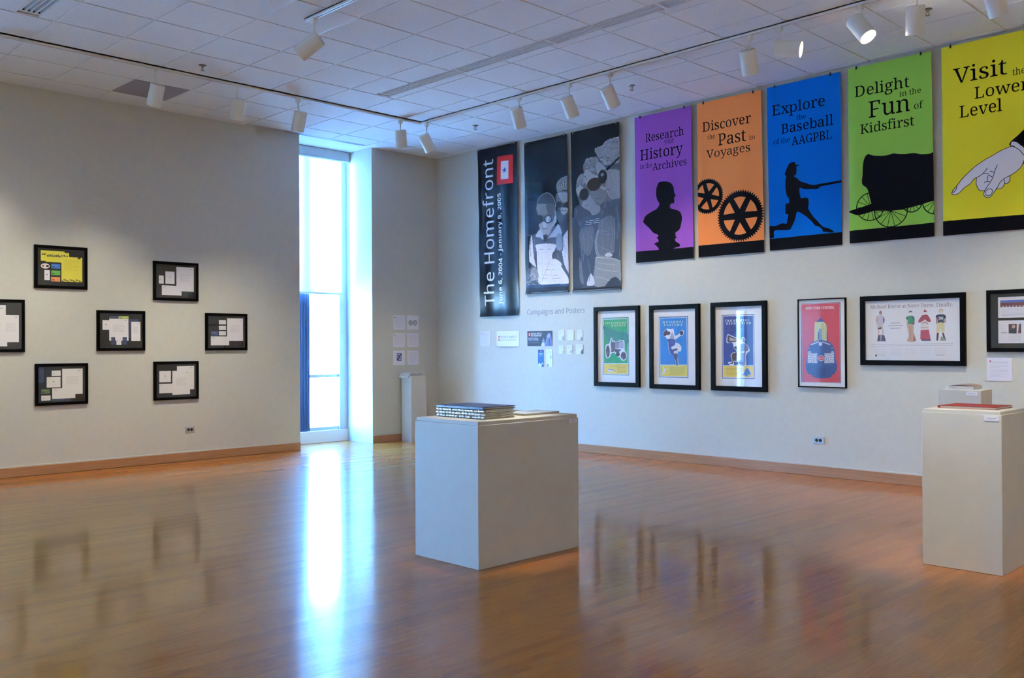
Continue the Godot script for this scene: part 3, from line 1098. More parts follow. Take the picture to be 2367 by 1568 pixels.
func make_left_frames() -> void:
	small_frame("black frame holding bright yellow letterhead and small coloured cards", [5.4975, 4.9585, 2.4215, 1.9665], [["e6d634", 5.441, 5.202, 2.363, 2.252], ["e6d634", 5.392, 5.156, 2.348, 2.243], ["e6d634", 5.235, 5.020, 2.308, 2.042], ["2f77d0", 5.337, 5.247, 2.226, 2.177], ["62b83c", 5.337, 5.247, 2.156, 2.106], ["ee8a3c", 5.339, 5.249, 2.087, 2.039], ["e8e6ec", 5.406, 5.352, 2.156, 2.051], ["oval", 5.441, 5.353, 2.227, 2.171]])
	small_frame("black frame with a tall white sheet, two small upright cards and a wide envelope", [4.2255, 3.682, 2.326, 1.8755], [["e8e6ee", 3.962, 3.749, 2.270, 1.987], ["e8e6ee", 4.093, 3.984, 2.210, 2.068], ["e8e6ee", 4.171, 4.114, 2.159, 2.067], ["e8e6ee", 4.136, 3.900, 2.048, 1.937]])
	small_frame("larger black frame of overlapping white sheets, cut by the edge of the view", [6.13, 5.5925, 1.836, 1.2915], [["e8e6ea", 6.02, 5.779, 1.775, 1.354], ["e8e6ea", 5.812, 5.655, 1.673, 1.395], ["e8e6ea", 6.02, 5.766, 1.405, 1.352]])
	small_frame("black frame with a white sheet edged in navy and lime and a tall white card", [4.8585, 4.3225, 1.746, 1.2975], [["e8e6ea", 4.733, 4.520, 1.656, 1.411], ["e8e6ea", 4.806, 4.731, 1.637, 1.530], ["2d3766", 4.730, 4.629, 1.684, 1.655], ["b6c25a", 4.629, 4.519, 1.684, 1.655], ["2d3766", 4.712, 4.668, 1.449, 1.366], ["2d3766", 4.587, 4.539, 1.450, 1.366], ["e8e6ea", 4.655, 4.600, 1.456, 1.363], ["2d3766", 4.509, 4.408, 1.652, 1.443], ["e8e6ea", 4.489, 4.386, 1.624, 1.407]])
	small_frame("black frame with three stacked white cards beside a white letter, closest to the window", [3.592, 3.0475, 1.741, 1.293], [["e8e6ee", 3.326, 3.115, 1.682, 1.407], ["e8e6ea", 3.432, 3.342, 1.658, 1.606], ["e8e6ea", 3.432, 3.342, 1.590, 1.539], ["e8e6ea", 3.432, 3.342, 1.525, 1.474], ["3a4c86", 3.533, 3.444, 1.522, 1.471], ["e8e6ea", 3.537, 3.300, 1.462, 1.354]])
	small_frame("black frame with a cream letter, cream cards and one olive green card", [5.4915, 4.9535, 1.167, 0.7245], [["22305a", 5.465, 5.414, 1.131, 0.967], ["22305a", 5.337, 5.143, 0.788, 0.762], ["eceae4", 5.229, 5.018, 1.110, 0.835], ["eceae4", 5.331, 5.095, 0.904, 0.793], ["eceae4", 5.334, 5.245, 1.093, 1.036], ["eceae4", 5.385, 5.246, 1.024, 0.914], ["5d7038", 5.437, 5.351, 0.900, 0.849], ["eceae4", 5.438, 5.347, 0.831, 0.778]])
	small_frame("black frame with two overlapping white letters, a square card and an envelope", [4.223, 3.682, 1.170, 0.7235], [["e8e6e6", 3.958, 3.747, 1.113, 0.839], ["e8e6e6", 4.014, 3.800, 1.060, 0.783], ["e8e6e6", 4.168, 4.030, 1.061, 0.931], ["e8e6e6", 4.169, 4.015, 0.914, 0.806]])


func make_posters() -> void:
	poster("framed_poster", "black framed green poster of a vintage farm tractor", [2.98, 3.6775, 1.80, 0.83], 0.035, 0.052, M.mat, print_tractor(), [3.129, 3.5315, 1.666, 0.969])
	poster("framed_poster", "black framed bright blue poster of a ball player reaching with a glove", [3.828, 4.52, 1.7925, 0.823], 0.035, 0.052, M.mat, print_pitcher(), [3.9725, 4.376, 1.6565, 0.9575])
	poster("framed_poster", "black framed dark blue poster of a man shouting through a megaphone", [4.669, 5.3565, 1.7965, 0.827], 0.035, 0.052, M.mat, print_megaphone(), [4.8185, 5.2165, 1.656, 0.9625])
	poster("framed_poster", "thin framed red poster of a blue streamlined locomotive below a tower", [5.7165, 6.2315, 1.793, 0.8925], 0.03, 0.011, M.mat, print_locomotive(), [5.756, 6.181, 1.748, 0.943])
	poster("framed_poster", "wide black framed white poster with four small paper doll figures", [6.3785, 7.358, 1.7945, 1.1265], 0.035, 0.047, M.paper, print_dolls(), [6.423, 7.318, 1.752, 1.171])
	# the wide frame cut by the edge of the view: two printed pages on black
	var f := frame_node("framed_pages", "wide black frame with two printed web pages on a dark mount", "framed display", "", false, [7.538, 8.46, 1.802, 1.256], 0.035, 0.034, M.mount)
	var o: Node3D = f[0]
	var n := 0
	for r in [[7.637, 8.36, 1.737, 1.555], [7.637, 8.36, 1.531, 1.331]]:
		var a := out_r(r[0], r[2], 0.011)
		var c := out_r(r[1], r[3], 0.011)
		var s := Sheet.new(723, 190, 1.4, "d6d6e0")
		if n == 0:
			s.box("b0b0bc", 30, 10, 120, 5)
			s.box("3c5cae", 18, 30, 690, 22)
			s.box("6a3034", 18, 52, 690, 42)
			for i in 24:
				s.oval("b8aab0", 40 + i * 27, 86, 7, 6)
				s.box("4a2228", 28 + i * 27, 66, 3, 28)
			for i in 6:
				s.box("b9b9c6", 30, 108 + i * 11, 640 - (i % 3) * 60, 3)
			s.box("9a9aa8", 30, 166, 560, 4)
		else:
			s.box("b9b9c6", 30, 14, 160, 3)
			s.poly("3a2c2c", [84, 30, 184, 30, 184, 108, 84, 108])
			s.blob("c09080", [112, 44, 128, 36, 138, 50, 130, 66, 114, 64])
			s.blob("191a26", [100, 106, 108, 74, 140, 70, 158, 106])
			s.poly("c8c4cc", [150, 30, 168, 30, 160, 108, 148, 108])
			s.poly("8a3038", [168, 30, 176, 30, 172, 108, 162, 108])
			for i in 9:
				s.box("bcbcc8", 84, 116 + i * 7, 98, 3)
				s.box("c2c2cc", 200, 30 + i * 15, 470 - (i % 4) * 50, 3)
				s.box("bcbcc8", 24, 40 + i * 9, 46, 2)
			s.box("3a3a44", 24, 100, 52, 3)
		var b := MB.new()
		b.quad(Vector3(a.x - o.position.x, c.y - o.position.y, 0.011), Vector3(c.x - o.position.x, c.y - o.position.y, 0.011), Vector3(c.x - o.position.x, a.y - o.position.y, 0.011), Vector3(a.x - o.position.x, a.y - o.position.y, 0.011), Vector3(0, 0, 1))
		part("printed_page", b, printed(s.done(), 0.6), o)
		n += 1


func make_banners() -> void:
	banner("vinyl_banner", "tall narrow black vinyl banner with white upright lettering and red flag", print_homefront(), [0.907, 1.668, 4.052, 1.735], 0.22, 0.010, 3, true)
	banner("vinyl_banner", "black vinyl photo banner of a worker in goggles and pale apron", print_worker(), [1.81, 2.572, 4.012, 2.01], 0.25, 0.006, 4, true)
	banner("vinyl_banner", "dark vinyl photo banner of three workers in hats and goggles in profile", print_workers(), [2.64, 3.413, 4.018, 2.003], 0.25, 0.006, 5, true)
	banner("cloth_banner", "purple cloth banner with a black bust silhouette", print_bust(), [3.643, 4.452, 4.022, 2.305], 0.8, 0.010, 6)
	banner("cloth_banner", "orange cloth banner with two black gear wheels", print_gears(), [4.522, 5.33, 4.025, 2.31], 0.8, 0.010, 7)
	banner("cloth_banner", "blue cloth banner with a black batter silhouette", print_batter(), [5.40, 6.20, 4.03, 2.318], 0.8, 0.009, 8)
	banner("cloth_banner", "green cloth banner with a black covered wagon silhouette", print_wagon(), [6.283, 7.089, 4.035, 2.322], 0.8, 0.009, 9)
	banner("cloth_banner", "yellow cloth banner with a large pointing white hand", print_hand(), [7.17, 7.975, 4.04, 2.32], 0.8, 0.009, 10)


# ---------------------------------------------------------------- small sheets on the walls
func card(called: String, label: String, group: String, on_left: bool, r: Array, thick: float, tex: Texture2D, curl := 0.0) -> Node3D:
	var a: Vector2
	var c: Vector2
	var o: Node3D
	var w: float
	if on_left:
		a = out_l(r[0], r[2], thick); c = out_l(r[1], r[3], thick); w = a.x - c.x
		o = thing(called, label, "card", Vector3(0, c.y, a.x), PI / 2, group)
	else:
		a = out_r(r[0], r[2], thick); c = out_r(r[1], r[3], thick); w = c.x - a.x
		o = thing(called, label, "card", Vector3(a.x, c.y, 0), 0.0, group)
	var h := a.y - c.y
	var n := 12 if curl > 0.0 else 1
	var body := MB.new()
	var face := MB.new()
	for i in n:
		var x0 := w * i / n
		var x1 := w * (i + 1) / n
		var z0 := thick + curl * sin(PI * i / n)
		var z1 := thick + curl * sin(PI * (i + 1) / n)
		face.quad(Vector3(x0, 0, z0), Vector3(x1, 0, z1), Vector3(x1, h, z1 * 0.5 + thick * 0.5), Vector3(x0, h, z0 * 0.5 + thick * 0.5), Vector3(0, 0, 1), Vector2(float(i) / n, 1), Vector2(float(i + 1) / n, 1), Vector2(float(i + 1) / n, 0), Vector2(float(i) / n, 0))
		if curl > 0.0:
			body.quad(Vector3(x0, 0, z0 - 0.0006), Vector3(x1, 0, z1 - 0.0006), Vector3(x1, h, (z1 + thick) / 2 - 0.0006), Vector3(x0, h, (z0 + thick) / 2 - 0.0006), Vector3(0, 0, -1))
	if curl <= 0.0:
		body.box(Vector3(0, 0, 0), Vector3(w, h, thick - 0.0004))
	part("card_board", body, M.paper, o)
	part("printed_face", face, printed(tex, 0.7), o)
	return o


func text_sheet(w: int, h: int, bg: String, mark: String) -> ImageTexture:
	var s := Sheet.new(w, h, 2.0, bg)
	var ink := Color(bg).darkened(0.14).to_html(false)
	if mark:
		s.box(mark, w * 0.11, h * 0.12, w * 0.07, h * 0.06)
	for i in 13:
		s.box(ink, w * (0.22 if i == 0 and mark else 0.12), h * (0.14 + i * 0.056), w * (0.74 if i % 6 < 5 else 0.4) - (w * 0.1 if i == 0 and mark else 0.0), h * 0.016)
	return s.done()


func flag_mark(s: Sheet, x: float, y: float, w: float, h: float) -> void:
	s.box("c22a2c", x, y, w, h)
	s.box("f2f0f2", x + w * 0.26, y + h * 0.16, w * 0.48, h * 0.68)
	s.star("2440a0", x + w / 2, y + h / 2, w * 0.16)


func make_cards() -> void:
	var plain := text_sheet(205, 200, "e4e2ee", "")
	var marked := text_sheet(205, 200, "e4e2ee", "4a4a5a")
	var rings := Sheet.new(205, 200, 2.0, "e8e6ec")
	for x in [62, 142]:
		rings.oval("3e4a44", x, 104, 37, 37); rings.oval("e8e6ec", x, 104, 30, 30); rings.oval("55625c", x, 104, 25, 25); rings.oval("e8e6ec", x, 104, 21, 21)
	rings.box("3e4a44", 58, 90, 8, 28); rings.box("3e4a44", 48, 100, 28, 8); rings.line("3e4a44", 8, [124, 112, 142, 98, 162, 94])
	var blocks := Sheet.new(205, 200, 2.0, "e8e6ec")
	blocks.box("454a86", 62, 36, 84, 104)
	for i in 3:
		for j in 3:
			if (i + j) % 3 != 2:
				blocks.box("d6d4e6", 70 + i * 26, 44 + j * 32, 17, 20)
	blocks.box("a8a8b8", 74, 150, 60, 4)
	var grp := "six square sheets on the wall beside the window"
	card("wall_card", "white text sheet with a small mark, top of the six by the window", grp, true, [0.803, 0.597, 1.767, 1.566], 0.006, marked)
	card("wall_card", "white sheet with two round dark emblems, beside the window", grp, true, [0.557, 0.350, 1.770, 1.567], 0.006, rings.done())
	card("wall_card", "white text sheet with a small mark, middle row of the six by the window", grp, true, [0.804, 0.599, 1.518, 1.317], 0.006, marked)
	card("wall_card", "plain white text sheet below the two round emblems", grp, true, [0.557, 0.352, 1.518, 1.317], 0.006, plain)
	card("wall_card", "white sheet with a square blue block emblem, beside the window", grp, true, [0.806, 0.600, 1.270, 1.066], 0.006, blocks.done())
	card("wall_card", "plain white text sheet at the bottom of the six, beside the blue emblem", grp, true, [0.557, 0.354, 1.270, 1.066], 0.006, plain)
	# wall of banners
	card("wall_card", "small lilac-white text sheet below the tall black vinyl banner", "", false, [0.927, 1.132, 1.531, 1.330], 0.006, text_sheet(205, 200, "dedcf0", "b04a6a"))
	var s := Sheet.new(433, 208, 2.0, "eef2f8")
	flag_mark(s, 40, 66, 34, 66)
	s.words("9aa6c8", "sans_bold", "WORLD WAR II", 86, 388, 96, 30)
	s.words("b4c0da", "sans_bold", "THE HOMEFRONT", 86, 388, 134, 27)
	card("wall_card", "white horizontal card with pale lettering and red flag, curling off the wall", "", false, [1.253, 1.686, 1.530, 1.322], 0.004, s.done(), 0.018)
	s = Sheet.new(447, 196, 2.0, "1e2138")
	flag_mark(s, 20, 24, 34, 46)
	s.words("eceef6", "sans_bold", "WORLD WAR II", 60, 258, 46, 22)
	s.words("eceef6", "sans_bold", "THE HOMEFRONT", 60, 258, 72, 20)
	s.words("d2d6ea", "sans_bold", "Northern Indiana", 18, 196, 102, 16)
	s.words("d2d6ea", "sans_bold", "Center for History", 18, 204, 124, 16)
	s.words("aab0cc", "sans", "June 6, 2004 - January 9, 2005", 18, 204, 156, 11)
	s.blob("8e98bc", [250, 196, 262, 150, 280, 110, 292, 92, 306, 110, 312, 150, 320, 196])
	s.blob("dfe3f2", [256, 196, 268, 160, 300, 158, 318, 196])
	s.blob("6c78a4", [312, 190, 330, 130, 352, 60, 386, 26, 420, 40, 436, 90, 440, 196, 330, 196])
	s.blob("a4aed0", [352, 74, 380, 40, 410, 46, 400, 90, 366, 96])
	s.line("d2d8ee", 5, [330, 170, 350, 120, 372, 104])
	s.line("2a3154", 8, [392, 100, 400, 150, 396, 194])
	card("wall_card", "dark navy horizontal card with white lettering and a small photograph", "", false, [1.841, 2.288, 1.523, 1.326], 0.005, s.done())
	s = Sheet.new(103, 222, 2.5, "3c70a8")
	s.box("2e5a92", 0, 0, 103, 40)
	flag_mark(s, 42, 10, 18, 26)
	s.box("a8c8ec", 14, 46, 74, 7); s.box("a8c8ec", 14, 58, 74, 7); s.box("86b0e0", 16, 74, 70, 4); s.box("86b0e0", 16, 84, 60, 4)
	s.blob("d8e6f6", [0, 222, 8, 190, 26, 168, 40, 190, 60, 184, 82, 170, 103, 192, 103, 222])
	s.blob("2c4c78", [60, 222, 74, 190, 90, 182, 103, 222])
	card("wall_card", "blue bookmark card below the dark navy card", "", false, [2.033, 2.136, 1.279, 1.057], 0.004, s.done())
	s = Sheet.new(109, 224, 2.5, "e6eef8")
	for i in 4:
		s.box("c2ccda", 18, 18 + i * 9, 74, 3)
	s.box("8e98aa", 74, 78, 16, 42)
	s.blob("8aa0c4", [10, 224, 14, 196, 30, 186, 44, 196, 36, 216])
	card("wall_card", "white bookmark card beside the blue bookmark", "", false, [2.180, 2.289, 1.281, 1.056], 0.004, s.done())
	var k := 0
	for r in [[2.394, 2.498, 1.527, 1.396], [2.549, 2.659, 1.525, 1.396], [2.706, 2.805, 1.523, 1.395], [2.397, 2.486, 1.331, 1.219], [2.538, 2.635, 1.334, 1.218], [2.695, 2.808, 1.344, 1.219]]:
		s = Sheet.new(105, 128, 2.5, "e2e6ee")
		for i in 2:
			s.box("c0c6d4", 14, 20 + i * 12, 76, 4)
		s.box("d0d4de", 8, 50, 90, 2)
		var art := ""
		if k == 0:
			s.box("8a94a8", 72, 78, 22, 46); art = "a grey block print"
		elif k == 2:
			s.blob("6c78a0", [70, 124, 78, 96, 88, 84, 96, 104, 98, 124]); art = "a small blue figure"
		elif k == 3:
			s.line("9aa2b4", 6, [74, 120, 82, 90, 94, 84]); art = "a thin grey curl"
		elif k == 4:
			s.blob("9aa4ba", [58, 106, 70, 78, 94, 70, 96, 84, 80, 106]); art = "a soft grey patch"
		elif k == 5:
			s.blob("5e6678", [70, 112, 80, 84, 96, 60, 104, 80, 104, 120]); art = "a dark grey figure"
		card("wall_card", "small pale booklet page with %s, one of six" % art if art else "small plain pale booklet page without a picture, one of six", "six small pale booklets in two rows", false, r, 0.006, s.done())
		k += 1
	card("wall_card", "white text sheet with a crimson mark below the frame of web pages", "", false, [7.5395, 7.746, 1.2035, 1.0], 0.006, text_sheet(206, 203, "dcdae8", "c02a50"))
	# vinyl lettering on the wall
	var f := SystemFont.new()
	f.font_names = PackedStringArray(["Droid Sans"])
	var t := TextMesh.new()
	t.font = f
	t.text = "Campaigns and Posters"
	t.font_size = 64
	t.pixel_size = 0.0013
	t.depth = 0.001
	t.curve_step = 1.0
	var bb := t.get_aabb()
	var l := thing("wall_lettering", "thin grey vinyl lettering reading Campaigns and Posters on the wall", "lettering", Vector3(1.841, 1.727, 0))
	var q := put("letters", t, mat(Color8(128, 130, 138), 0.6), l)
	var k2 := 0.999 / bb.size.x
	q.scale = Vector3(k2, k2, 1)
	q.position = Vector3(-bb.position.x * k2, -bb.position.y * k2 - 0.012, 0.0006)


func make_outlets() -> void:
	for s in [[true, 3.855, 3.743, 0.402, 0.330, "steel twin socket plate low on the wall of seven frames"], [false, 5.884, 5.998, 0.396, 0.326, "steel twin socket plate low on the banner wall"]]:
		var w := 0.115
		var o: Node3D
		if s[0]:
			o = thing("wall_outlet", s[5], "outlet", Vector3(0, s[4], s[1]), PI / 2)
		else:
			o = thing("wall_outlet", s[5], "outlet", Vector3(s[1], s[4], 0), 0.0)
		var b := MB.new()
		b.chamfer(Vector3(0, 0, 0), Vector3(w, 0.071, 0.006), 0.002)
		part("plate", b, mat(Color8(186, 188, 194), 0.35, 0.5), o)
		for x in [0.038, 0.077]:
			b = MB.new()
			b.lathe(Vector3(x, 0.0355, 0.006), Vector3(0, 0, 1), [Vector2(0.0172, 0), Vector2(0.0165, 0.002), Vector2(0, 0.002)], 20)
			var k := part("socket", b, mat(Color8(46, 36, 32), 0.5), o)
			for d in [-0.006, 0.006]:
				b = MB.new()
				b.box(Vector3(x - 0.005, 0.0355 + d - 0.001, 0.008), Vector3(x + 0.005, 0.0355 + d + 0.001, 0.0083))
				part("slit", b, M.black, k)
		b = MB.new()
		b.lathe(Vector3(w / 2, 0.0355, 0.006), Vector3(0, 0, 1), [Vector2(0.003, 0), Vector2(0.002, 0.0015), Vector2(0, 0.0015)], 10)
		part("screw", b, M.chrome, o)


# ---------------------------------------------------------------- pedestals and what lies on them
func pedestal(label: String, x0: float, x1: float, z0: float, z1: float, h: float, cap: float) -> Node3D:
	var o := thing("display_pedestal", label, "pedestal", Vector3(x0, 0, z0), 0.0, "white display pedestals")
	var w := x1 - x0
	var d := z1 - z0
	var b := MB.new()
	b.chamfer(Vector3(0, 0.0, 0), Vector3(w, h, d), 0.0025)
	part("body", b, M.ped, o)
	if cap > 0.0:
		b = MB.new()
		b.chamfer(Vector3(0.007, h, 0.007), Vector3(w - 0.007, h + cap, d - 0.007), 0.002)
		part("cap", b, M.ped, o)
	return o


func label_tex() -> ImageTexture:
	var s := Sheet.new(80, 26, 4.0, "e6e4ec")
	s.box("9c9cb0", 14, 11, 52, 2.5)
	s.box("b8b8c6", 20, 17, 38, 1.5)
	return s.done()


func label_tag(label: String, at: Vector3, turn: float, w: float, h: float, tex: Texture2D) -> void:
	var o := thing("pedestal_label", label, "label", at, turn, "small title cards on pedestals")
	var b := MB.new()
	b.box(Vector3(0, 0, 0.0), Vector3(w, h, 0.0042))
	part("card_board", b, M.paper, o)
	b = MB.new()
	b.quad(Vector3(0, 0, 0.0046), Vector3(w, 0, 0.0046), Vector3(w, h, 0.0046), Vector3(0, h, 0.0046), Vector3(0, 0, 1))
	part("printed_face", b, printed(tex, 0.7), o)


# a sheaf of sheets with an uneven edge
func sheaf(b: MB, x0: float, x1: float, z0: float, z1: float, y0: float, y1: float, n: int, jit: float) -> void:
	for i in n:
		var a := lerpf(y0, y1, float(i) / n)
		var c := lerpf(y0, y1, (i + 0.66) / n)
		var j := rng.randf_range(-jit, jit)
		var k := rng.randf_range(-jit, jit)
		b.box(Vector3(x0 + j, a, z0 + k), Vector3(x1 + j, c, z1 + k))


func make_pedestals() -> void:
	rng.seed = 5
	pedestal("large white pedestal in mid-floor with a stack of books and a magazine", 5.782, 6.379, 4.167, 5.069, 0.858, 0.022)
	pedestal("square white pedestal carrying a red book", 8.187, 8.637, 2.64, 3.082, 0.921, 0.019)
	pedestal("smaller white pedestal with a thick white book, behind the red book's pedestal", 7.42, 7.76, 0.545, 0.80, 0.95, 0.0)
	# slim pedestal in the corner, one edge rounded
	var o := thing("display_pedestal", "slim white pedestal with a rounded edge in the corner by the window", "pedestal", Vector3(0.02, 0, 0.44), 0.0, "white display pedestals")
	var w := 0.26
	var d := 0.27
	var plan := [Vector2(w, d), Vector2(w, 0), Vector2(0, 0)]
	for i in 9:
		var a := PI + PI / 2 * i / 8.0
		plan.append(Vector2(0.06 + 0.06 * cos(a), d - 0.06 - 0.06 * sin(a)))
	var b := MB.new()
	for i in plan.size():
		var p: Vector2 = plan[i]
		var q: Vector2 = plan[(i + 1) % plan.size()]
		var n := Vector3((p + q).x / 2 - w / 2, 0, (p + q).y / 2 - d / 2)
		var t := (q - p).orthogonal().normalized()
		var nn := Vector3(t.x, 0, t.y)
		if nn.dot(n) < 0.0:
			nn = -nn
		b.quad(Vector3(p.x, 0, p.y), Vector3(q.x, 0, q.y), Vector3(q.x, 0.92, q.y), Vector3(p.x, 0.92, p.y), nn)
		b.tri(Vector3(w / 2, 0.92, d / 2), Vector3(p.x, 0.92, p.y), Vector3(q.x, 0.92, q.y), Vector3.UP, Vector3.UP, Vector3.UP)
	part("body", b, M.ped, o)
	# newspapers draped over it
	o = thing("newspaper_pile", "loose pile of folded newspapers drooping over the slim corner pedestal", "newspapers", Vector3(0.02, 0.921, 0.44))
	var news := Sheet.new(300, 300, 2.0, "e4e6ec")
	for i in 26:
		news.box("b4b8c4", 14 + (i % 2) * 140, 20 + int(i / 2) * 20, 124, 8)
	news.box("4a5cb0", 14, 8, 90, 26)
	var nm := printed(news.done(), 0.85)
	for k in 4:
		b = MB.new()
		var ox := rng.randf_range(-0.005, 0.01)
		var oz := rng.randf_range(-0.01, 0.02)
		var N := 10
		var pt := func(i: int, j: int) -> Vector3:
			var u := float(i) / N
			var v := float(j) / N
			var x := 0.03 + ox + u * 0.2
			var z := 0.012 + oz + v * 0.272
			var y := 0.0105 + k * 0.0085 + 0.005 * sin(u * 7 + k * 1.7) * sin(v * 5 + k * 2.3)
			var e := maxf(0.0, z - 0.272)
			return Vector3(x, y - e * e * 28.0 - e * 0.3, z)
		var th := Vector3(0, -0.0062, 0)
		for i in N:
			for j in N:
				b.quad(pt.call(i, j), pt.call(i + 1, j), pt.call(i + 1, j + 1), pt.call(i, j + 1), Vector3.UP, Vector2(float(i) / N, float(j) / N), Vector2(float(i + 1) / N, float(j) / N), Vector2(float(i + 1) / N, float(j + 1) / N), Vector2(float(i) / N, float(j + 1) / N))
			for q in [[pt.call(i, N), pt.call(i + 1, N), Vector3(0, 0, 1)], [pt.call(i, 0), pt.call(i + 1, 0), Vector3(0, 0, -1)], [pt.call(N, i), pt.call(N, i + 1), Vector3(1, 0, 0)], [pt.call(0, i), pt.call(0, i + 1), Vector3(-1, 0, 0)]]:
				b.quad(q[0], q[1], q[1] + th, q[0] + th, q[2], Vector2(0.5, 0.97), Vector2(0.6, 0.97), Vector2(0.6, 0.99), Vector2(0.5, 0.99))
		part("newspaper", b, nm, o)
	# centre pedestal: three bubble-edged volumes with a navy book on top
	var top := 0.880
	var y := top
	var volumes := [["crumpled white bound volume at the bottom of the book stack", 0.019], ["crumpled white bound volume second from the bottom of the stack", 0.019], ["crumpled white bound volume just under the navy book", 0.019]]
	var bubble := mat(Color8(246, 248, 250), 0.28, 0.85)
	bubble.clearcoat_enabled = true
	bubble.clearcoat = 1.0
	bubble.clearcoat_roughness = 0.05
	for i in 3:
		var sx := rng.randf_range(-0.004, 0.004)
		o = thing("bound_volume", volumes[i][0], "book", Vector3(5.825 + sx, y, 4.655), 0.0, "volumes stacked on the large pedestal")
		b = MB.new()
		sheaf(b, 0.0, 0.45, 0.0, 0.245, 0.0005, 0.0195, 5, 0.010)
		part("pages", b, M.pages, o)
		b = MB.new()
		var zz := 0.270
		for k in 15:                       # puffed clear-plastic binding along the front edge
			var cx := 0.016 + k * 0.0302 + rng.randf_range(-0.004, 0.004)
			var r := rng.randf_range(0.0085, 0.0115)
			b.lathe(Vector3(cx - 0.014, 0.010, zz - 0.004), Vector3(1, 0, rng.randf_range(-0.15, 0.15)), [Vector2(0.0, 0.0), Vector2(r * 0.6, 0.002), Vector2(r * 0.92, 0.006), Vector2(r * 0.95, 0.02), Vector2(r * 0.6, 0.027), Vector2(0, 0.03)], 10)
		part("plastic_binding", b, bubble, o)
		b = MB.new()
		for k in 6:
			var cz := 0.02 + k * 0.04
			b.box(Vector3(0.445, 0.002 + (k % 3) * 0.005, cz), Vector3(0.462, 0.0035 + (k % 3) * 0.005, cz + 0.03))
		part("page_tabs", b, M.pages, o)
		y += 0.020
	o = thing("navy_book", "large navy hardback lying on top of the book stack", "book", Vector3(5.838, y, 4.648), 0.0)
	b = MB.new()
	b.chamfer(Vector3(0, 0, 0), Vector3(0.437, 0.0025, 0.285), 0.0008)
	b.chamfer(Vector3(0, 0.0125, 0), Vector3(0.437, 0.0155, 0.285), 0.0008)
	b.chamfer(Vector3(0, 0.0005, 0.281), Vector3(0.437, 0.015, 0.2865), 0.001)
	part("cover", b, mat(Color8(26, 40, 92), 0.3), o)
	b = MB.new()
	sheaf(b, 0.006, 0.43, 0.006, 0.28, 0.0027, 0.0124, 6, 0.0008)
	part("pages", b, M.pages, o)
	b = MB.new()
	b.box(Vector3(0.075, 0.005, 0.2866), Vector3(0.15, 0.0105, 0.2869))
	part("spine_print", b, mat(Color8(220, 224, 240), 0.6), o)
	b = MB.new()
	b.box(Vector3(0.2, 0.0156, 0.1), Vector3(0.3, 0.0158, 0.16))
	part("cover_print", b, mat(Color8(92, 100, 128), 0.5), o)
	o = thing("magazine", "grey-white magazine lying open-edged behind the book stack on the pedestal", "magazine", Vector3(6.04, top + 0.0005, 4.205), 0.0)
	b = MB.new()
	sheaf(b, 0.0, 0.2, 0.0, 0.33, 0.0, 0.011, 5, 0.004)
	part("pages", b, M.pages, o)
	b = MB.new()
	b.chamfer(Vector3(-0.002, 0.0112, -0.002), Vector3(0.204, 0.0135, 0.333), 0.0006)
	part("cover", b, mat(Color8(196, 204, 214), 0.25), o)
	b = MB.new()
	b.box(Vector3(0.08, 0.0136, 0.12), Vector3(0.15, 0.0138, 0.2))
	part("cover_print", b, mat(Color8(120, 132, 146), 0.4), o)
	# red book
	o = thing("red_book", "thin red cloth-bound book lying on the square pedestal", "book", Vector3(8.236, 0.9402, 2.655), 0.0)
	b = MB.new()
	b.chamfer(Vector3(0, 0, 0), Vector3(0.33, 0.0022, 0.292), 0.0007)
	b.chamfer(Vector3(0, 0.0128, 0), Vector3(0.33, 0.015, 0.292), 0.0007)
	b.lathe(Vector3(0.001, 0.0075, 0.0), Vector3(0, 0, 1), [Vector2(0, 0), Vector2(0.0075, 0), Vector2(0.0075, 0.292), Vector2(0, 0.292)], 16)
	part("cover", b, mat(Color8(148, 24, 22), 0.6), o)
	b = MB.new()
	sheaf(b, 0.004, 0.325, 0.004, 0.288, 0.0024, 0.0126, 5, 0.0006)
	part("pages", b, mat(Color8(236, 230, 216), 0.85), o)
	# white book on the far pedestal
	o = thing("white_book", "thick white paperback with a slightly lifted cover on the smaller pedestal", "book", Vector3(7.475, 0.9502, 0.565), 0.0)
	b = MB.new()
	sheaf(b, 0.0, 0.215, 0.0, 0.20, 0.0, 0.030, 7, 0.0015)
	part("pages", b, M.paper, o)
	b = MB.new()
	for i in 8:
		var a0 := i / 8.0
		var a1 := (i + 1) / 8.0
		var f := func(t: float) -> float: return 0.031 + 0.012 * sin(t * PI * 0.85)
		b.quad(Vector3(0.215 * a0, f.call(a0), 0.0), Vector3(0.215 * a1, f.call(a1), 0.0), Vector3(0.215 * a1, f.call(a1) - 0.008 * a1, 0.2), Vector3(0.215 * a0, f.call(a0), 0.2), Vector3.UP)
	part("cover", b, mat(Color8(160, 132, 128), 0.4), o)
	# title cards
	var lt := label_tex()
	label_tag("title card on the large mid-floor pedestal", Vector3(6.379, 0.826, 4.262), PI / 2, 0.072, 0.024, lt)
	label_tag("title card on the red book's pedestal", Vector3(8.545, 0.886, 3.082), 0.0, 0.078, 0.028, lt)
	label_tag("title card on the white paperback's pedestal", Vector3(7.645, 0.907, 0.80), 0.0, 0.085, 0.03, lt)


func _ready() -> void:
	make_view()
	make_materials()
	make_shell()
	make_floor()
	make_ceiling()
	make_window(1, OPEN_A, OPEN_B)
	make_window(2, OPEN_C, OPEN_D)
	make_window(3, ADDED_OPEN_E, ADDED_OPEN_F)  # added window out of view, there for extra blue daylight
	make_pedestals()
	make_banners()
	make_posters()
	make_left_frames()
	make_lights()
	make_cards()
	make_outlets()
	make_sprinklers()


# ---------------------------------------------------------------- what is printed on the banners and posters


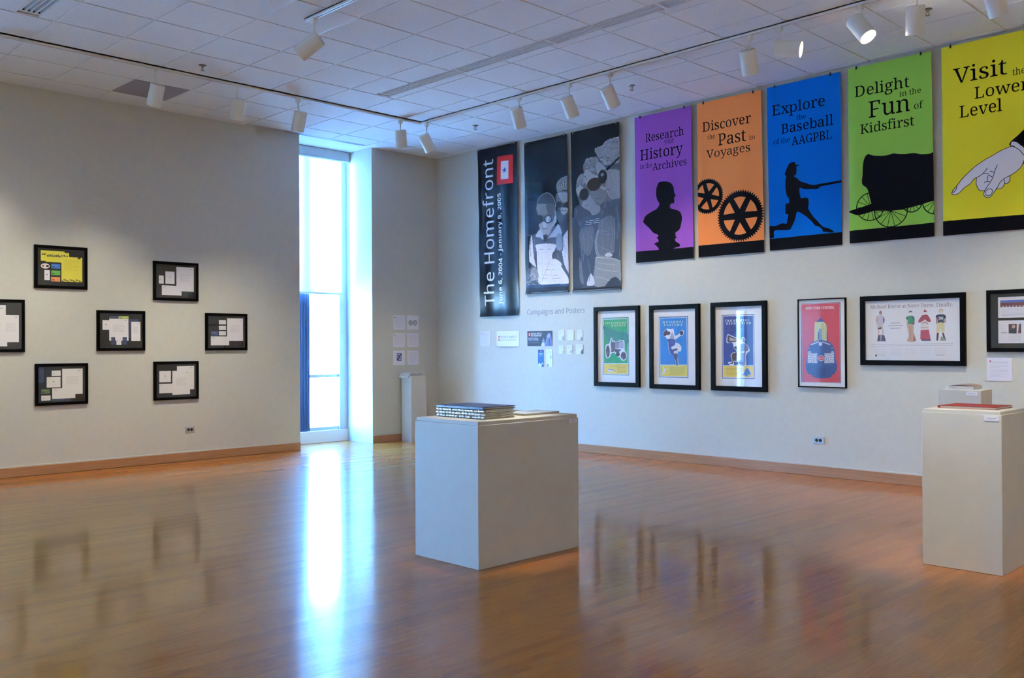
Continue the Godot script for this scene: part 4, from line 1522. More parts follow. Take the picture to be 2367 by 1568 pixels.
func print_bust() -> ImageTexture:
	var k := Sheet.new(809, 1717, 0.9, "9c56ae")
	k.poly("0d0b0f", [-82, 1583, 908, 1589, 906, 1839, -83, 1777])
	k.blob("0d0b0f", [350, 804, 427, 804, 495, 823, 528, 852, 550, 899, 553, 939, 573, 992, 552, 1000, 554, 1032, 549, 1066, 510, 1069, 496, 1095, 504, 1121, 585, 1151, 631, 1179, 651, 1223, 654, 1257, 642, 1311, 620, 1371, 583, 1396, 563, 1408, 566, 1450, 582, 1465, 557, 1477, 565, 1509, 599, 1529, 620, 1548, 612, 1569, 565, 1575, 480, 1596, 335, 1592, 327, 1570, 284, 1524, 266, 1516, 293, 1497, 327, 1493, 319, 1457, 298, 1441, 324, 1429, 316, 1407, 259, 1381, 198, 1318, 122, 1250, 128, 1212, 155, 1172, 243, 1131, 304, 1109, 348, 1058, 322, 1013, 305, 954, 306, 884, 324, 836])
	k.words("0d0b0f", "serif", "Research", 161, 704, 312, 96)
	k.words("2c1836", "serif", "your", 430, 565, 375, 56)
	k.words("0d0b0f", "serif", "History", 83, 685, 518, 123)
	k.words("2c1836", "serif", "in the", 79, 247, 614, 57)
	k.words("0d0b0f", "serif", "Archives", 255, 734, 655, 82)
	return k.done()


func print_gears() -> ImageTexture:
	var k := Sheet.new(808, 1715, 0.9, "f58a4c")
	k.gear("0d0b0f", 530, 1303, 280, 58, 0.0)
	k.gear("0d0b0f", 128, 1046, 198, 46, 0.25)
	k.poly("0d0b0f", [-100, 1583, 930, 1586, 928, 1898, -101, 1834])
	k.words("0d0b0f", "serif", "Discover", 71, 681, 326, 105)
	k.words("3a1e1a", "serif", "the", 133, 232, 419, 51)
	k.words("0d0b0f", "serif", "Past", 269, 618, 508, 128)
	k.words("3a1e1a", "serif", "in", 655, 726, 505, 49)
	k.words("0d0b0f", "serif", "Voyages", 116, 664, 626, 88)
	return k.done()


func print_batter() -> ImageTexture:
	var k := Sheet.new(800, 1712, 0.9, "0a6ccb")
	k.poly("0d0b0f", [-94, 1588, 907, 1586, 905, 1910, -96, 1844])
	k.blob("0d0b0f", [215, 871, 234, 838, 262, 821, 301, 822, 312, 849, 347, 858, 347, 865, 321, 867, 321, 907, 316, 949, 305, 955, 292, 967, 326, 993, 361, 1026, 414, 1050, 475, 1076, 519, 1085, 572, 1081, 653, 1080, 740, 1075, 826, 1071, 826, 1090, 682, 1102, 586, 1108, 564, 1122, 541, 1130, 489, 1124, 406, 1113, 356, 1093, 350, 1138, 360, 1181, 367, 1203, 421, 1202, 446, 1220, 450, 1269, 443, 1310, 457, 1340, 502, 1408, 539, 1446, 583, 1497, 620, 1524, 656, 1534, 707, 1566, 707, 1583, 605, 1564, 598, 1543, 561, 1511, 516, 1493, 479, 1448, 397, 1376, 323, 1336, 304, 1388, 281, 1442, 249, 1496, 226, 1511, 155, 1509, 84, 1502, 52, 1514, 52, 1565, 44, 1578, -13, 1573, -15, 1461, 68, 1458, 148, 1437, 195, 1445, 208, 1407, 219, 1351, 188, 1340, 189, 1247, 205, 1235, 228, 1237, 232, 1195, 205, 1149, 193, 1076, 196, 990, 204, 955, 187, 932, 199, 905])
	k.words("0d0b0f", "serif", "Explore", 61, 636, 304, 106)
	k.words("06183a", "serif", "the", 330, 431, 394, 48)
	k.words("0d0b0f", "serif", "Baseball", 158, 722, 509, 100)
	k.words("06183a", "serif", "of the", 70, 251, 607, 51)
	k.words("0d0b0f", "serif", "AAGPBL", 271, 704, 646, 88)
	return k.done()


func print_wagon() -> ImageTexture:
	var k := Sheet.new(806, 1713, 0.9, "97c24e")
	k.poly("0d0b0f", [-89, 1589, 915, 1584, 912, 1973, -92, 1907])
	k.wheel("0d0b0f", 213, 1372, 134)
	k.wheel("0d0b0f", 407, 1431, 155)
	k.wheel("0d0b0f", 604, 1370, 95)
	k.wheel("0d0b0f", 824, 1382, 125)
	k.blob("0d0b0f", [140, 1049, 145, 955, 162, 891, 197, 862, 251, 884, 359, 900, 439, 892, 491, 904, 556, 913, 627, 916, 697, 937, 766, 945, 834, 955, 851, 1208, 843, 1372, 789, 1385, 565, 1424, 408, 1431, 274, 1406, 223, 1341, 187, 1203, 135, 1142])
	k.poly("0d0b0f", [-17, 1395, 82, 1379, 220, 1347, 275, 1346, 408, 1388, 355, 1424, 247, 1417, 137, 1439, 88, 1444, 47, 1429])
	k.words("0d0b0f", "serif", "Delight", 69, 599, 289, 105)
	k.words("222e10", "serif", "in the", 502, 704, 365, 54)
	k.words("0d0b0f", "serif", "Fun", 206, 598, 514, 157)
	k.words("222e10", "serif", "of", 639, 723, 508, 64)
	k.words("0d0b0f", "serif", "Kidsfirst", 122, 635, 656, 91)
	return k.done()


func print_hand() -> ImageTexture:
	var k := Sheet.new(805, 1720, 0.9, "f0dc34")
	k.poly("0d0b0f", [-38, 1586, 828, 1595, 825, 1961, -41, 1899])
	k.blob("0d0b0f", [688, 861, 642, 901, 581, 947, 609, 948, 637, 960, 687, 1009, 755, 1075, 781, 1218, 717, 1179, 677, 1143, 844, 1197, 933, 1062, 936, 719, 802, 774])
	k.blob("efeef6", [594, 990, 573, 992, 500, 1016, 438, 1045, 380, 1070, 331, 1097, 292, 1119, 252, 1150, 192, 1200, 157, 1237, 127, 1275, 96, 1308, 83, 1333, 85, 1347, 101, 1354, 126, 1352, 151, 1339, 176, 1316, 197, 1297, 227, 1283, 252, 1262, 271, 1236, 296, 1224, 293, 1249, 293, 1281, 303, 1313, 315, 1335, 334, 1348, 361, 1352, 356, 1376, 363, 1400, 382, 1412, 404, 1413, 426, 1395, 445, 1369, 460, 1350, 467, 1345, 483, 1348, 502, 1345, 519, 1330, 529, 1308, 550, 1308, 569, 1290, 573, 1260, 574, 1243, 607, 1224, 639, 1201, 667, 1172, 686, 1125, 700, 1107, 695, 1091, 682, 1074, 654, 1034, 627, 1010, 601, 992])
	k.line("0d0b0f", 5, [594, 990, 573, 992, 500, 1016, 438, 1045, 380, 1070, 331, 1097, 292, 1119, 252, 1150, 192, 1200, 157, 1237, 127, 1275, 96, 1308, 83, 1333, 85, 1347, 101, 1354, 126, 1352, 151, 1339, 176, 1316, 197, 1297, 227, 1283, 252, 1262, 271, 1236, 296, 1224, 293, 1249, 293, 1281, 303, 1313, 315, 1335, 334, 1348, 361, 1352, 356, 1376, 363, 1400, 382, 1412, 404, 1413, 426, 1395, 445, 1369, 460, 1350, 467, 1345, 483, 1348, 502, 1345, 519, 1330, 529, 1308, 550, 1308, 569, 1290, 573, 1260, 574, 1243, 607, 1224, 639, 1201, 667, 1172, 686, 1125, 700, 1107, 695, 1091, 682, 1074, 654, 1034, 627, 1010, 601, 992, 594, 990])
	k.blob("efeef6", [585, 958, 595, 947, 613, 950, 641, 967, 687, 1014, 723, 1055, 745, 1113, 727, 1141, 709, 1123, 687, 1082, 654, 1034, 627, 1010, 601, 988, 581, 983])
	k.line("0d0b0f", 5, [585, 958, 595, 947, 613, 950, 641, 967, 687, 1014, 723, 1055, 745, 1113, 727, 1141, 709, 1123, 687, 1082, 654, 1034, 627, 1010, 601, 988, 581, 983, 585, 958])
	k.line("0d0b0f", 9, [581, 980, 575, 967, 588, 951])
	k.line("0d0b0f", 5, [473, 1135, 451, 1183, 442, 1217, 427, 1256, 402, 1294, 378, 1327, 361, 1352])
	k.line("0d0b0f", 5, [574, 1241, 541, 1256, 512, 1273, 488, 1300, 469, 1334, 445, 1369])
	k.line("0d0b0f", 5, [389, 1151, 370, 1177, 350, 1195, 326, 1212, 296, 1224])
	k.line("0d0b0f", 5, [353, 1194, 403, 1206])
	k.line("0d0b0f", 5, [411, 1182, 442, 1196])
	k.line("0d0b0f", 5, [396, 1214, 429, 1236])
	k.line("0d0b0f", 5, [393, 1221, 386, 1269, 407, 1275])
	k.line("0d0b0f", 5, [386, 1269, 362, 1276])
	k.line("0d0b0f", 5, [527, 1272, 529, 1308])
	k.line("0d0b0f", 5, [124, 1278, 121, 1304, 106, 1325, 87, 1339])
	k.line("0d0b0f", 5, [397, 1338, 421, 1343, 428, 1362, 421, 1384, 402, 1397, 378, 1392, 370, 1373, 378, 1348, 397, 1338])
	k.words("0d0b0f", "serif", "Visit", 103, 561, 352, 138)
	k.words("2e2a10", "serif", "the", 606, 709, 375, 59)
	k.words("0d0b0f", "serif", "Lower", 288, 734, 520, 104)
	k.words("0d0b0f", "serif", "Level", 156, 518, 667, 107)
	return k.done()


func print_homefront() -> ImageTexture:
	var k := Sheet.new(761, 2317, 0.8, "0a0b12")
	k.words_up("f2f2f4", "sans", "The Homefront", 304, 2172, 158, 204)
	k.words_up("f2f2f4", "sans_bold", "June 6, 2004 - January 9, 2005", 461, 2162, 643, 74)
	k.poly("c8231f", [383, 141, 687, 150, 686, 536, 381, 529])
	k.poly("f4f2f4", [462, 216, 604, 221, 604, 467, 463, 464])
	k.star("1f3a9a", 533, 344, 44)
	return k.done()


func print_worker() -> ImageTexture:
	var k := Sheet.new(762, 2002, 0.8, "08090e")
	k.blob("474a55", [81, 1329, 135, 1235, 225, 1199, 286, 1129, 389, 1096, 535, 1142, 635, 1162, 783, 1208, 799, 1932, 23, 1894, 25, 1697, 101, 1636, 75, 1525])
	k.blob("5c5a5e", [235, 908, 317, 852, 537, 887, 553, 1006, 542, 1100, 447, 1241, 344, 1242, 263, 1127, 227, 1015])
	k.blob("5a5658", [574, 731, 766, 733, 792, 946, 735, 1024, 650, 1016, 580, 913])
	k.blob("1b2030", [31, 798, 243, 822, 227, 1015, 195, 1186, 28, 1215])
	k.line("262b3a", 10, [49, 515, 393, 538, 568, 476])
	k.line("1c2231", 30, [48, 669, 244, 725])
	k.blob("3a3e48", [536, 1004, 637, 919, 764, 912, 774, 1490, 647, 1417, 635, 1162])
	k.blob("72706e", [567, 624, 596, 575, 668, 537, 746, 529, 788, 537, 787, 694, 681, 702, 595, 718, 574, 678])
	k.line("a8a8a8", 5, [581, 685, 599, 628, 628, 579])
	k.line("2e2e34", 5, [594, 682, 610, 625, 639, 600])
	k.line("8c8a88", 5, [607, 679, 622, 621, 650, 620])
	k.line("a8a8a8", 5, [620, 677, 633, 617, 662, 641])
	k.line("2e2e34", 5, [633, 674, 645, 613, 673, 585])
	k.line("8c8a88", 5, [646, 671, 656, 609, 685, 605])
	k.line("a8a8a8", 5, [659, 669, 668, 605, 696, 626])
	k.line("2e2e34", 5, [671, 666, 679, 601, 707, 646])
	k.line("8c8a88", 5, [684, 663, 690, 598, 719, 591])
	k.line("a8a8a8", 5, [697, 661, 702, 594, 730, 611])
	k.line("2e2e34", 5, [710, 658, 713, 590, 741, 632])
	k.line("8c8a88", 5, [723, 656, 725, 586, 752, 652])
	k.line("a8a8a8", 5, [735, 653, 736, 582, 764, 597])
	k.line("2e2e34", 5, [748, 650, 747, 579, 775, 617])
	k.blob("8e8a8a", [595, 734, 681, 728, 766, 754, 765, 849, 694, 862, 638, 813])
	k.oval("15171c", 608, 878, 54, 40)
	k.oval("15171c", 757, 895, 42, 37)
	k.blob("a29c9c", [637, 930, 680, 921, 764, 941, 747, 994, 693, 1020, 651, 994])
	k.line("403c40", 5, [658, 958, 736, 967])
	k.blob("e0e0e6", [647, 1428, 677, 1303, 741, 1230, 790, 1234, 793, 1753, 730, 1723, 674, 1609])
	k.blob("4a4c58", [135, 1224, 388, 1225, 649, 1259, 668, 1461, 575, 1486, 531, 1578, 162, 1607, 118, 1441])
	k.blob("3c3e46", [228, 853, 243, 779, 303, 726, 407, 703, 480, 736, 530, 801, 554, 878, 543, 951, 391, 914, 220, 906])
	k.line("c8c8cc", 6, [228, 853, 243, 779, 303, 726, 407, 703, 480, 736, 530, 801, 554, 878, 539, 940])
	k.blob("807c7c", [228, 842, 391, 847, 442, 908, 390, 989, 301, 982, 227, 945])
	k.blob("55545a", [391, 849, 544, 877, 536, 1004, 434, 993])
	k.blob("b4b0b2", [248, 1104, 279, 1064, 389, 1075, 492, 1085, 536, 1004, 557, 1091, 476, 1169, 439, 1245, 344, 1248, 278, 1177])
	k.blob("d2cfd2", [316, 1078, 375, 1084, 389, 1139, 330, 1144])
	k.line("5c585c", 7, [308, 1153, 359, 1166, 406, 1162])
	k.line("dcdce0", 8, [536, 940, 553, 1027, 547, 1101, 491, 1138])
	k.line("55565e", 6, [557, 1091, 476, 1179, 432, 1250])
	k.oval("1c1d22", 263, 1032, 65, 56)
	k.oval("26272c", 416, 1047, 64, 53)
	k.oval("a8a8ae", 416, 1045, 49, 42)
	k.blob("d8d8dc", [390, 1021, 427, 1009, 422, 1083, 389, 1075])
	k.blob("cbc9cc", [187, 1242, 285, 1160, 332, 1301, 262, 1268])
	k.blob("c2c0c4", [403, 1293, 534, 1174, 592, 1124, 635, 1183, 640, 1268, 432, 1290])
	k.poly("2a2b34", [332, 1241, 388, 1236, 403, 1290, 343, 1339])
	k.blob("8c8c96", [563, 1262, 648, 1269, 661, 1439, 561, 1453])
	k.blob("e6e6ec", [209, 1355, 533, 1378, 521, 1455, 503, 1534, 631, 1670, 757, 1893, 280, 1887, 221, 1730, 208, 1448])
	k.line("9a9ca8", 4, [216, 1421, 525, 1439])
	k.line("b8bac4", 5, [222, 1611, 488, 1629])
	k.line("9a9aa4", 6, [363, 1696, 516, 1703])
	k.line("a8a8b2", 6, [311, 1757, 587, 1784])
	k.line("a8a8b2", 6, [295, 1810, 630, 1818])
	k.blob("dcdce4", [120, 1223, 163, 1531, 192, 1647, 102, 1592, 75, 1547, 85, 1362])
	k.line("4c5468", 6, [28, 1226, 104, 1221])
	k.blob("3e3c40", [474, 1532, 503, 1470, 590, 1460, 654, 1544, 643, 1634, 560, 1586, 502, 1582])
	k.line("8a8688", 4, [488, 1522, 532, 1504, 589, 1524])
	k.line("8a8688", 4, [495, 1554, 546, 1542, 603, 1562])
	k.line("8a8688", 4, [561, 1532, 572, 1541])
	k.blob("e8e6ea", [491, 1575, 560, 1578, 637, 1638, 619, 1733, 746, 1877, 689, 1892, 573, 1753])
	k.blob("8e8c92", [101, 1682, 177, 1652, 230, 1731, 221, 1811, 100, 1813])
	k.line("c0c4d0", 6, [47, 1797, 131, 1725, 176, 1804, 70, 1820])
	k.line("c0c4d0", 6, [24, 1839, 236, 1839, 280, 1885])
	k.line("c0c4d0", 6, [55, 1753, 161, 1748, 145, 1824])
	k.line("c0c4d0", 6, [191, 1826, 251, 1786, 235, 1883])
	k.line("c0c4d0", 6, [39, 1873, 115, 1866, 220, 1893])
	k.line("55585f", 3, [459, 1543, 288, 1855])
	k.line("9c989a", 4, [258, 867, 302, 850, 391, 856])
	k.line("9c989a", 4, [250, 909, 302, 937, 376, 944])
	k.line("9c989a", 4, [316, 1089, 333, 1134, 315, 1145])
	k.line("9c989a", 4, [433, 1100, 462, 1135, 433, 1186])
	k.line("9c989a", 4, [529, 907, 542, 962, 536, 1004])
	k.line("787a86", 7, [165, 1270, 179, 1402, 163, 1531])
	k.line("787a86", 7, [634, 1289, 619, 1373, 633, 1437])
	k.line("787a86", 7, [577, 1295, 598, 1371, 576, 1443])
	k.line("787a86", 7, [104, 1287, 96, 1395, 102, 1505])
	k.line("cfd0d8", 8, [238, 1461, 252, 1591, 237, 1709])
	k.line("cfd0d8", 8, [387, 1461, 401, 1558])
	k.line("cfd0d8", 8, [298, 1519, 311, 1671, 296, 1778])
	k.line("cfd0d8", 8, [444, 1658, 472, 1788, 529, 1865])
	k.line("cfd0d8", 8, [370, 1718, 384, 1826])
	k.line("b4b6c2", 7, [684, 1336, 704, 1443, 696, 1569])
	k.line("b4b6c2", 7, [740, 1298, 746, 1446, 759, 1594])
	k.poly("2c3850", [-7, 1879, 813, 1896, 813, 1943, -8, 1925])
	k.poly("23242a", [-8, 1920, 813, 1927, 811, 2121, -9, 2090])
	k.soften(6)
	k.grain(0.12)
	return k.done()


func print_workers() -> ImageTexture:
	var k := Sheet.new(773, 2015, 0.8, "08080c")
	k.blob("484a52", [74, 776, 90, 636, 166, 554, 222, 512, 213, 440, 315, 363, 425, 359, 400, 271, 515, 254, 605, 192, 745, 181, 832, 201, 818, 2006, 118, 1973, 25, 1712, 66, 1288, 31, 999, 125, 924])
	k.blob("6c686a", [90, 665, 222, 554, 423, 526, 567, 545, 777, 588, 775, 887, 670, 930, 510, 939, 356, 1076, 218, 977, 145, 870])
	k.blob("3c3e46", [31, 971, 144, 926, 292, 1013, 310, 1071, 180, 1156, 124, 1151, 68, 1089])
	k.blob("4a4e5a", [124, 1151, 310, 1071, 491, 1076, 400, 1261, 370, 1566, 349, 1956, 155, 1946, 103, 1433])
	k.blob("34363f", [-8, 1110, 123, 1194, 112, 1434, 174, 1947, -14, 1938])
	k.blob("6e6c70", [111, 1575, 157, 1720, 183, 1919, 118, 1859])
	k.blob("6a6a72", [142, 1238, 327, 1213, 363, 1314, 306, 1533, 214, 1555, 122, 1378])
	k.blob("73737a", [418, 1263, 473, 1143, 668, 1142, 679, 1547, 523, 1584, 397, 1589, 366, 1426])
	k.blob("51535d", [510, 981, 757, 896, 800, 901, 792, 1977, 682, 1616, 677, 1136, 455, 1128])
	k.line("d0d0d4", 7, [418, 1270, 371, 1398, 380, 1497, 406, 1589])
	k.line("d0d0d4", 7, [439, 1272, 399, 1387, 403, 1499, 437, 1585])
	k.line("a4a4aa", 5, [472, 1296, 507, 1327, 649, 1339])
	k.line("a4a4aa", 5, [509, 1147, 481, 1269, 561, 1297])
	k.line("a4a4aa", 5, [434, 1459, 559, 1525, 665, 1553])
	k.line("a4a4aa", 5, [686, 1137, 681, 1287, 677, 1397])
	k.line("a4a4aa", 5, [564, 918, 491, 1090])
	k.line("a4a4aa", 5, [69, 975, 133, 1180])
	k.line("dcdce0", 6, [236, 1145, 451, 1130])
	k.line("dcdce0", 6, [223, 1166, 451, 1152])
	k.line("dcdce0", 6, [211, 1188, 451, 1174])
	k.blob("9a9896", [388, 1595, 559, 1598, 751, 1662, 795, 1678, 793, 1882, 556, 1955, 344, 1944, 364, 1705])
	k.line("d8d8da", 7, [383, 1602, 647, 1634, 751, 1669])
	k.blob("cfcfd4", [523, 1584, 595, 1555, 647, 1600, 576, 1609])
	k.blob("dedee2", [230, 1933, 295, 1799, 350, 1872, 344, 1941])
	k.blob("8a8686", [90, 636, 138, 557, 203, 552, 230, 654, 146, 689])
	k.blob("a6a0a0", [78, 720, 146, 686, 213, 751, 145, 830, 96, 793])
	k.blob("968f90", [163, 928, 293, 824, 402, 948, 465, 983, 459, 1052, 356, 1078, 292, 1020, 218, 980])
	k.oval("1e1a1c", 204, 806, 77, 77)
	k.line("4a4446", 5, [200, 940, 265, 943])
	k.blob("7c7878", [200, 452, 260, 376, 388, 360, 451, 418, 405, 509, 332, 541, 222, 533])
	k.blob("a6a0a0", [212, 539, 268, 501, 359, 573, 444, 612, 313, 665, 239, 681])
	k.blob("9a9496", [402, 460, 446, 431, 563, 531, 450, 602])
	k.blob("7e787a", [303, 804, 476, 713, 568, 808, 519, 940, 402, 916])
	k.oval("2a211e", 371, 700, 112, 80)
	k.line("4a4446", 5, [402, 885, 493, 882])
	k.blob("8e8a8c", [407, 321, 394, 263, 440, 254, 497, 251, 569, 200, 675, 179, 806, 195, 804, 442, 691, 483, 549, 490, 457, 391])
	k.blob("938d8e", [567, 545, 760, 579, 803, 591, 801, 877, 670, 919, 603, 870, 547, 767, 566, 642])
	k.line("14141a", 26, [813, 402, 691, 473, 576, 547])
	k.oval("1c1a1c", 508, 623, 67, 85)
	k.oval("7c7a7c", 505, 599, 25, 22)
	k.blob("a8a2a2", [476, 734, 544, 763, 551, 789, 485, 770])
	k.line("3c383a", 6, [565, 783, 604, 793])
	k.line("38383e", 4, [534, 211, 559, 197, 562, 226])
	k.line("c2c0c0", 4, [548, 471, 565, 468, 585, 472])
	k.line("c2c0c0", 4, [494, 237, 528, 244, 546, 241])
	k.line("b0aeb0", 4, [556, 367, 568, 365, 602, 382])
	k.line("c2c0c0", 4, [515, 315, 552, 322, 570, 346])
	k.line("b0aeb0", 4, [463, 254, 499, 253, 504, 273])
	k.line("b0aeb0", 4, [592, 237, 610, 240, 624, 249])
	k.line("38383e", 4, [761, 366, 791, 356, 806, 365])
	k.line("38383e", 4, [735, 395, 754, 388, 783, 404])
	k.line("c2c0c0", 4, [629, 458, 663, 461, 664, 474])
	k.line("2a2a30", 4, [722, 247, 740, 230, 759, 244])
	k.line("b0aeb0", 4, [751, 298, 762, 287, 805, 325])
	k.line("c2c0c0", 4, [585, 462, 603, 451, 626, 463])
	k.line("b0aeb0", 4, [576, 467, 603, 461, 617, 475])
	k.line("c2c0c0", 4, [703, 494, 726, 484, 755, 496])
	k.line("2a2a30", 4, [480, 388, 507, 386, 525, 396])
	k.line("b0aeb0", 4, [471, 414, 503, 410, 528, 431])
	k.line("c2c0c0", 4, [535, 300, 553, 295, 581, 313])
	k.line("c2c0c0", 4, [528, 234, 546, 224, 562, 238])
	k.line("c2c0c0", 4, [724, 252, 759, 246, 755, 268])
	k.line("c2c0c0", 4, [750, 403, 775, 390, 783, 431])
	k.line("b0aeb0", 4, [731, 478, 750, 474, 783, 487])
	k.line("b0aeb0", 4, [588, 252, 610, 245, 631, 280])
	k.line("2a2a30", 4, [547, 366, 557, 370, 578, 397])
	k.line("2a2a30", 4, [663, 219, 693, 216, 705, 230])
	k.line("2a2a30", 4, [578, 420, 616, 406, 631, 421])
	k.line("2a2a30", 4, [705, 433, 729, 439, 738, 453])
	k.line("38383e", 4, [560, 444, 598, 441, 590, 464])
	k.line("b0aeb0", 4, [495, 338, 524, 326, 534, 362])
	k.line("b0aeb0", 4, [621, 198, 654, 187, 665, 209])
	k.line("2a2a30", 4, [699, 296, 730, 304, 737, 296])
	k.line("b0aeb0", 4, [736, 443, 761, 437, 786, 468])
	k.line("2a2a30", 4, [480, 429, 510, 438, 523, 429])
	k.line("2a2a30", 4, [630, 304, 646, 291, 673, 313])
	k.line("2a2a30", 4, [624, 457, 635, 446, 668, 470])
	k.line("c2c0c0", 4, [678, 344, 702, 338, 713, 346])
	k.line("c2c0c0", 4, [516, 429, 544, 429, 553, 459])
	k.line("b0aeb0", 4, [601, 455, 638, 455, 641, 475])
	k.line("b0aeb0", 4, [581, 262, 618, 256, 622, 280])
	k.line("b0aeb0", 4, [665, 382, 700, 376, 709, 390])
	k.line("38383e", 4, [650, 227, 678, 234, 687, 236])
	k.line("c2c0c0", 4, [514, 434, 539, 438, 544, 443])
	k.line("2a2a30", 4, [706, 237, 734, 235, 750, 269])
	k.line("c2c0c0", 4, [689, 484, 705, 479, 741, 490])
	k.line("38383e", 4, [698, 398, 733, 389, 740, 401])
	k.line("38383e", 4, [571, 404, 609, 400, 612, 429])
	k.line("c2c0c0", 4, [278, 427, 296, 434, 320, 444])
	k.line("38383e", 4, [382, 442, 411, 429, 413, 473])
	k.line("b0aeb0", 4, [412, 531, 449, 536, 454, 551])
	k.line("c2c0c0", 4, [314, 464, 329, 454, 353, 496])
	k.line("b0aeb0", 4, [254, 488, 265, 476, 305, 492])
	k.line("b0aeb0", 4, [406, 391, 419, 398, 442, 420])
	k.line("38383e", 4, [358, 493, 396, 501, 407, 509])
	k.line("2a2a30", 4, [356, 491, 382, 479, 409, 505])
	k.line("b0aeb0", 4, [236, 380, 262, 378, 275, 390])
	k.line("c2c0c0", 4, [256, 365, 275, 366, 295, 391])
	k.line("c2c0c0", 4, [240, 372, 258, 369, 284, 395])
	k.line("38383e", 4, [257, 494, 279, 482, 303, 496])
	k.line("b0aeb0", 4, [314, 515, 334, 515, 369, 535])
	k.line("b0aeb0", 4, [230, 458, 257, 462, 276, 484])
	k.line("c2c0c0", 4, [314, 504, 351, 511, 369, 525])
	k.line("38383e", 4, [356, 472, 397, 466, 389, 493])
	k.line("2a2a30", 4, [318, 455, 331, 455, 358, 473])
	k.line("c2c0c0", 4, [249, 406, 263, 394, 287, 438])
	k.line("c2c0c0", 4, [394, 538, 418, 525, 432, 567])
	k.line("b0aeb0", 4, [367, 508, 402, 509, 407, 509])
	k.line("b0aeb0", 4, [319, 375, 346, 367, 353, 396])
	k.line("38383e", 4, [286, 396, 322, 405, 322, 419])
	k.line("38383e", 4, [154, 636, 176, 634, 193, 649])
	k.line("b0aeb0", 4, [113, 594, 145, 595, 162, 601])
	k.line("c2c0c0", 4, [213, 659, 245, 667, 250, 661])
	k.line("b0aeb0", 4, [182, 654, 193, 649, 217, 650])
	k.line("b0aeb0", 4, [167, 585, 188, 582, 217, 616])
	k.line("2a2a30", 4, [118, 652, 156, 657, 170, 680])
	k.line("b0aeb0", 4, [186, 603, 216, 607, 238, 632])
	k.line("2a2a30", 4, [219, 598, 232, 581, 254, 629])
	k.line("80828c", 8, [235, 1246, 271, 1390, 233, 1528])
	k.line("80828c", 8, [309, 1141, 290, 1251, 326, 1395])
	k.line("80828c", 8, [179, 1298, 196, 1440, 176, 1637])
	k.line("80828c", 8, [251, 1613, 286, 1770, 267, 1895])
	k.line("80828c", 8, [140, 1436, 158, 1579, 138, 1719])
	k.line("8a8c96", 8, [562, 1194, 597, 1280, 578, 1416])
	k.line("8a8c96", 8, [615, 1199, 649, 1339, 630, 1502])
	k.line("8a8c96", 8, [471, 1351, 506, 1451, 488, 1533])
	k.line("8a8c96", 8, [721, 1018, 737, 1211, 719, 1400])
	k.line("8a8c96", 8, [755, 1212, 771, 1418, 752, 1621])
	k.line("33353d", 9, [510, 995, 545, 1081, 509, 1133])
	k.line("33353d", 9, [687, 959, 651, 1038, 686, 1123])
	k.line("33353d", 9, [581, 947, 616, 1006, 598, 1101])
	k.line("33353d", 9, [87, 1005, 105, 1121, 86, 1233])
	k.line("33353d", 9, [66, 1316, 93, 1461, 64, 1629])
	k.line("bcbab8", 8, [415, 1667, 505, 1686, 681, 1712])
	k.line("bcbab8", 8, [396, 1735, 540, 1772, 716, 1796])
	k.line("bcbab8", 8, [377, 1845, 503, 1866, 609, 1913])
	k.line("aaa4a4", 7, [584, 603, 601, 702, 583, 768])
	k.line("aaa4a4", 7, [655, 599, 689, 713, 671, 820])
	k.line("aaa4a4", 7, [724, 622, 741, 747, 723, 854])
	k.line("d4d4d8", 5, [399, 327, 394, 263, 440, 254, 497, 251, 569, 200, 675, 179, 763, 188])
	k.line("c0c0c4", 4, [200, 452, 260, 376, 388, 360])
	k.line("c0c0c4", 4, [82, 720, 94, 637, 138, 557])
	k.line("c8c8cc", 4, [547, 767, 568, 783, 591, 838, 603, 870, 670, 919])
	k.line("bcbcc0", 4, [163, 928, 196, 963, 218, 980, 292, 1020, 356, 1078])
	k.blob("3a3c44", [520, 2003, 592, 1896, 680, 1860, 758, 1921, 766, 2030])
	k.poly("2c2c31", [-53, 1965, 520, 1978, 818, 1965, 816, 2304, -55, 2280])
	k.soften(6)
	k.grain(0.12)
	return k.done()


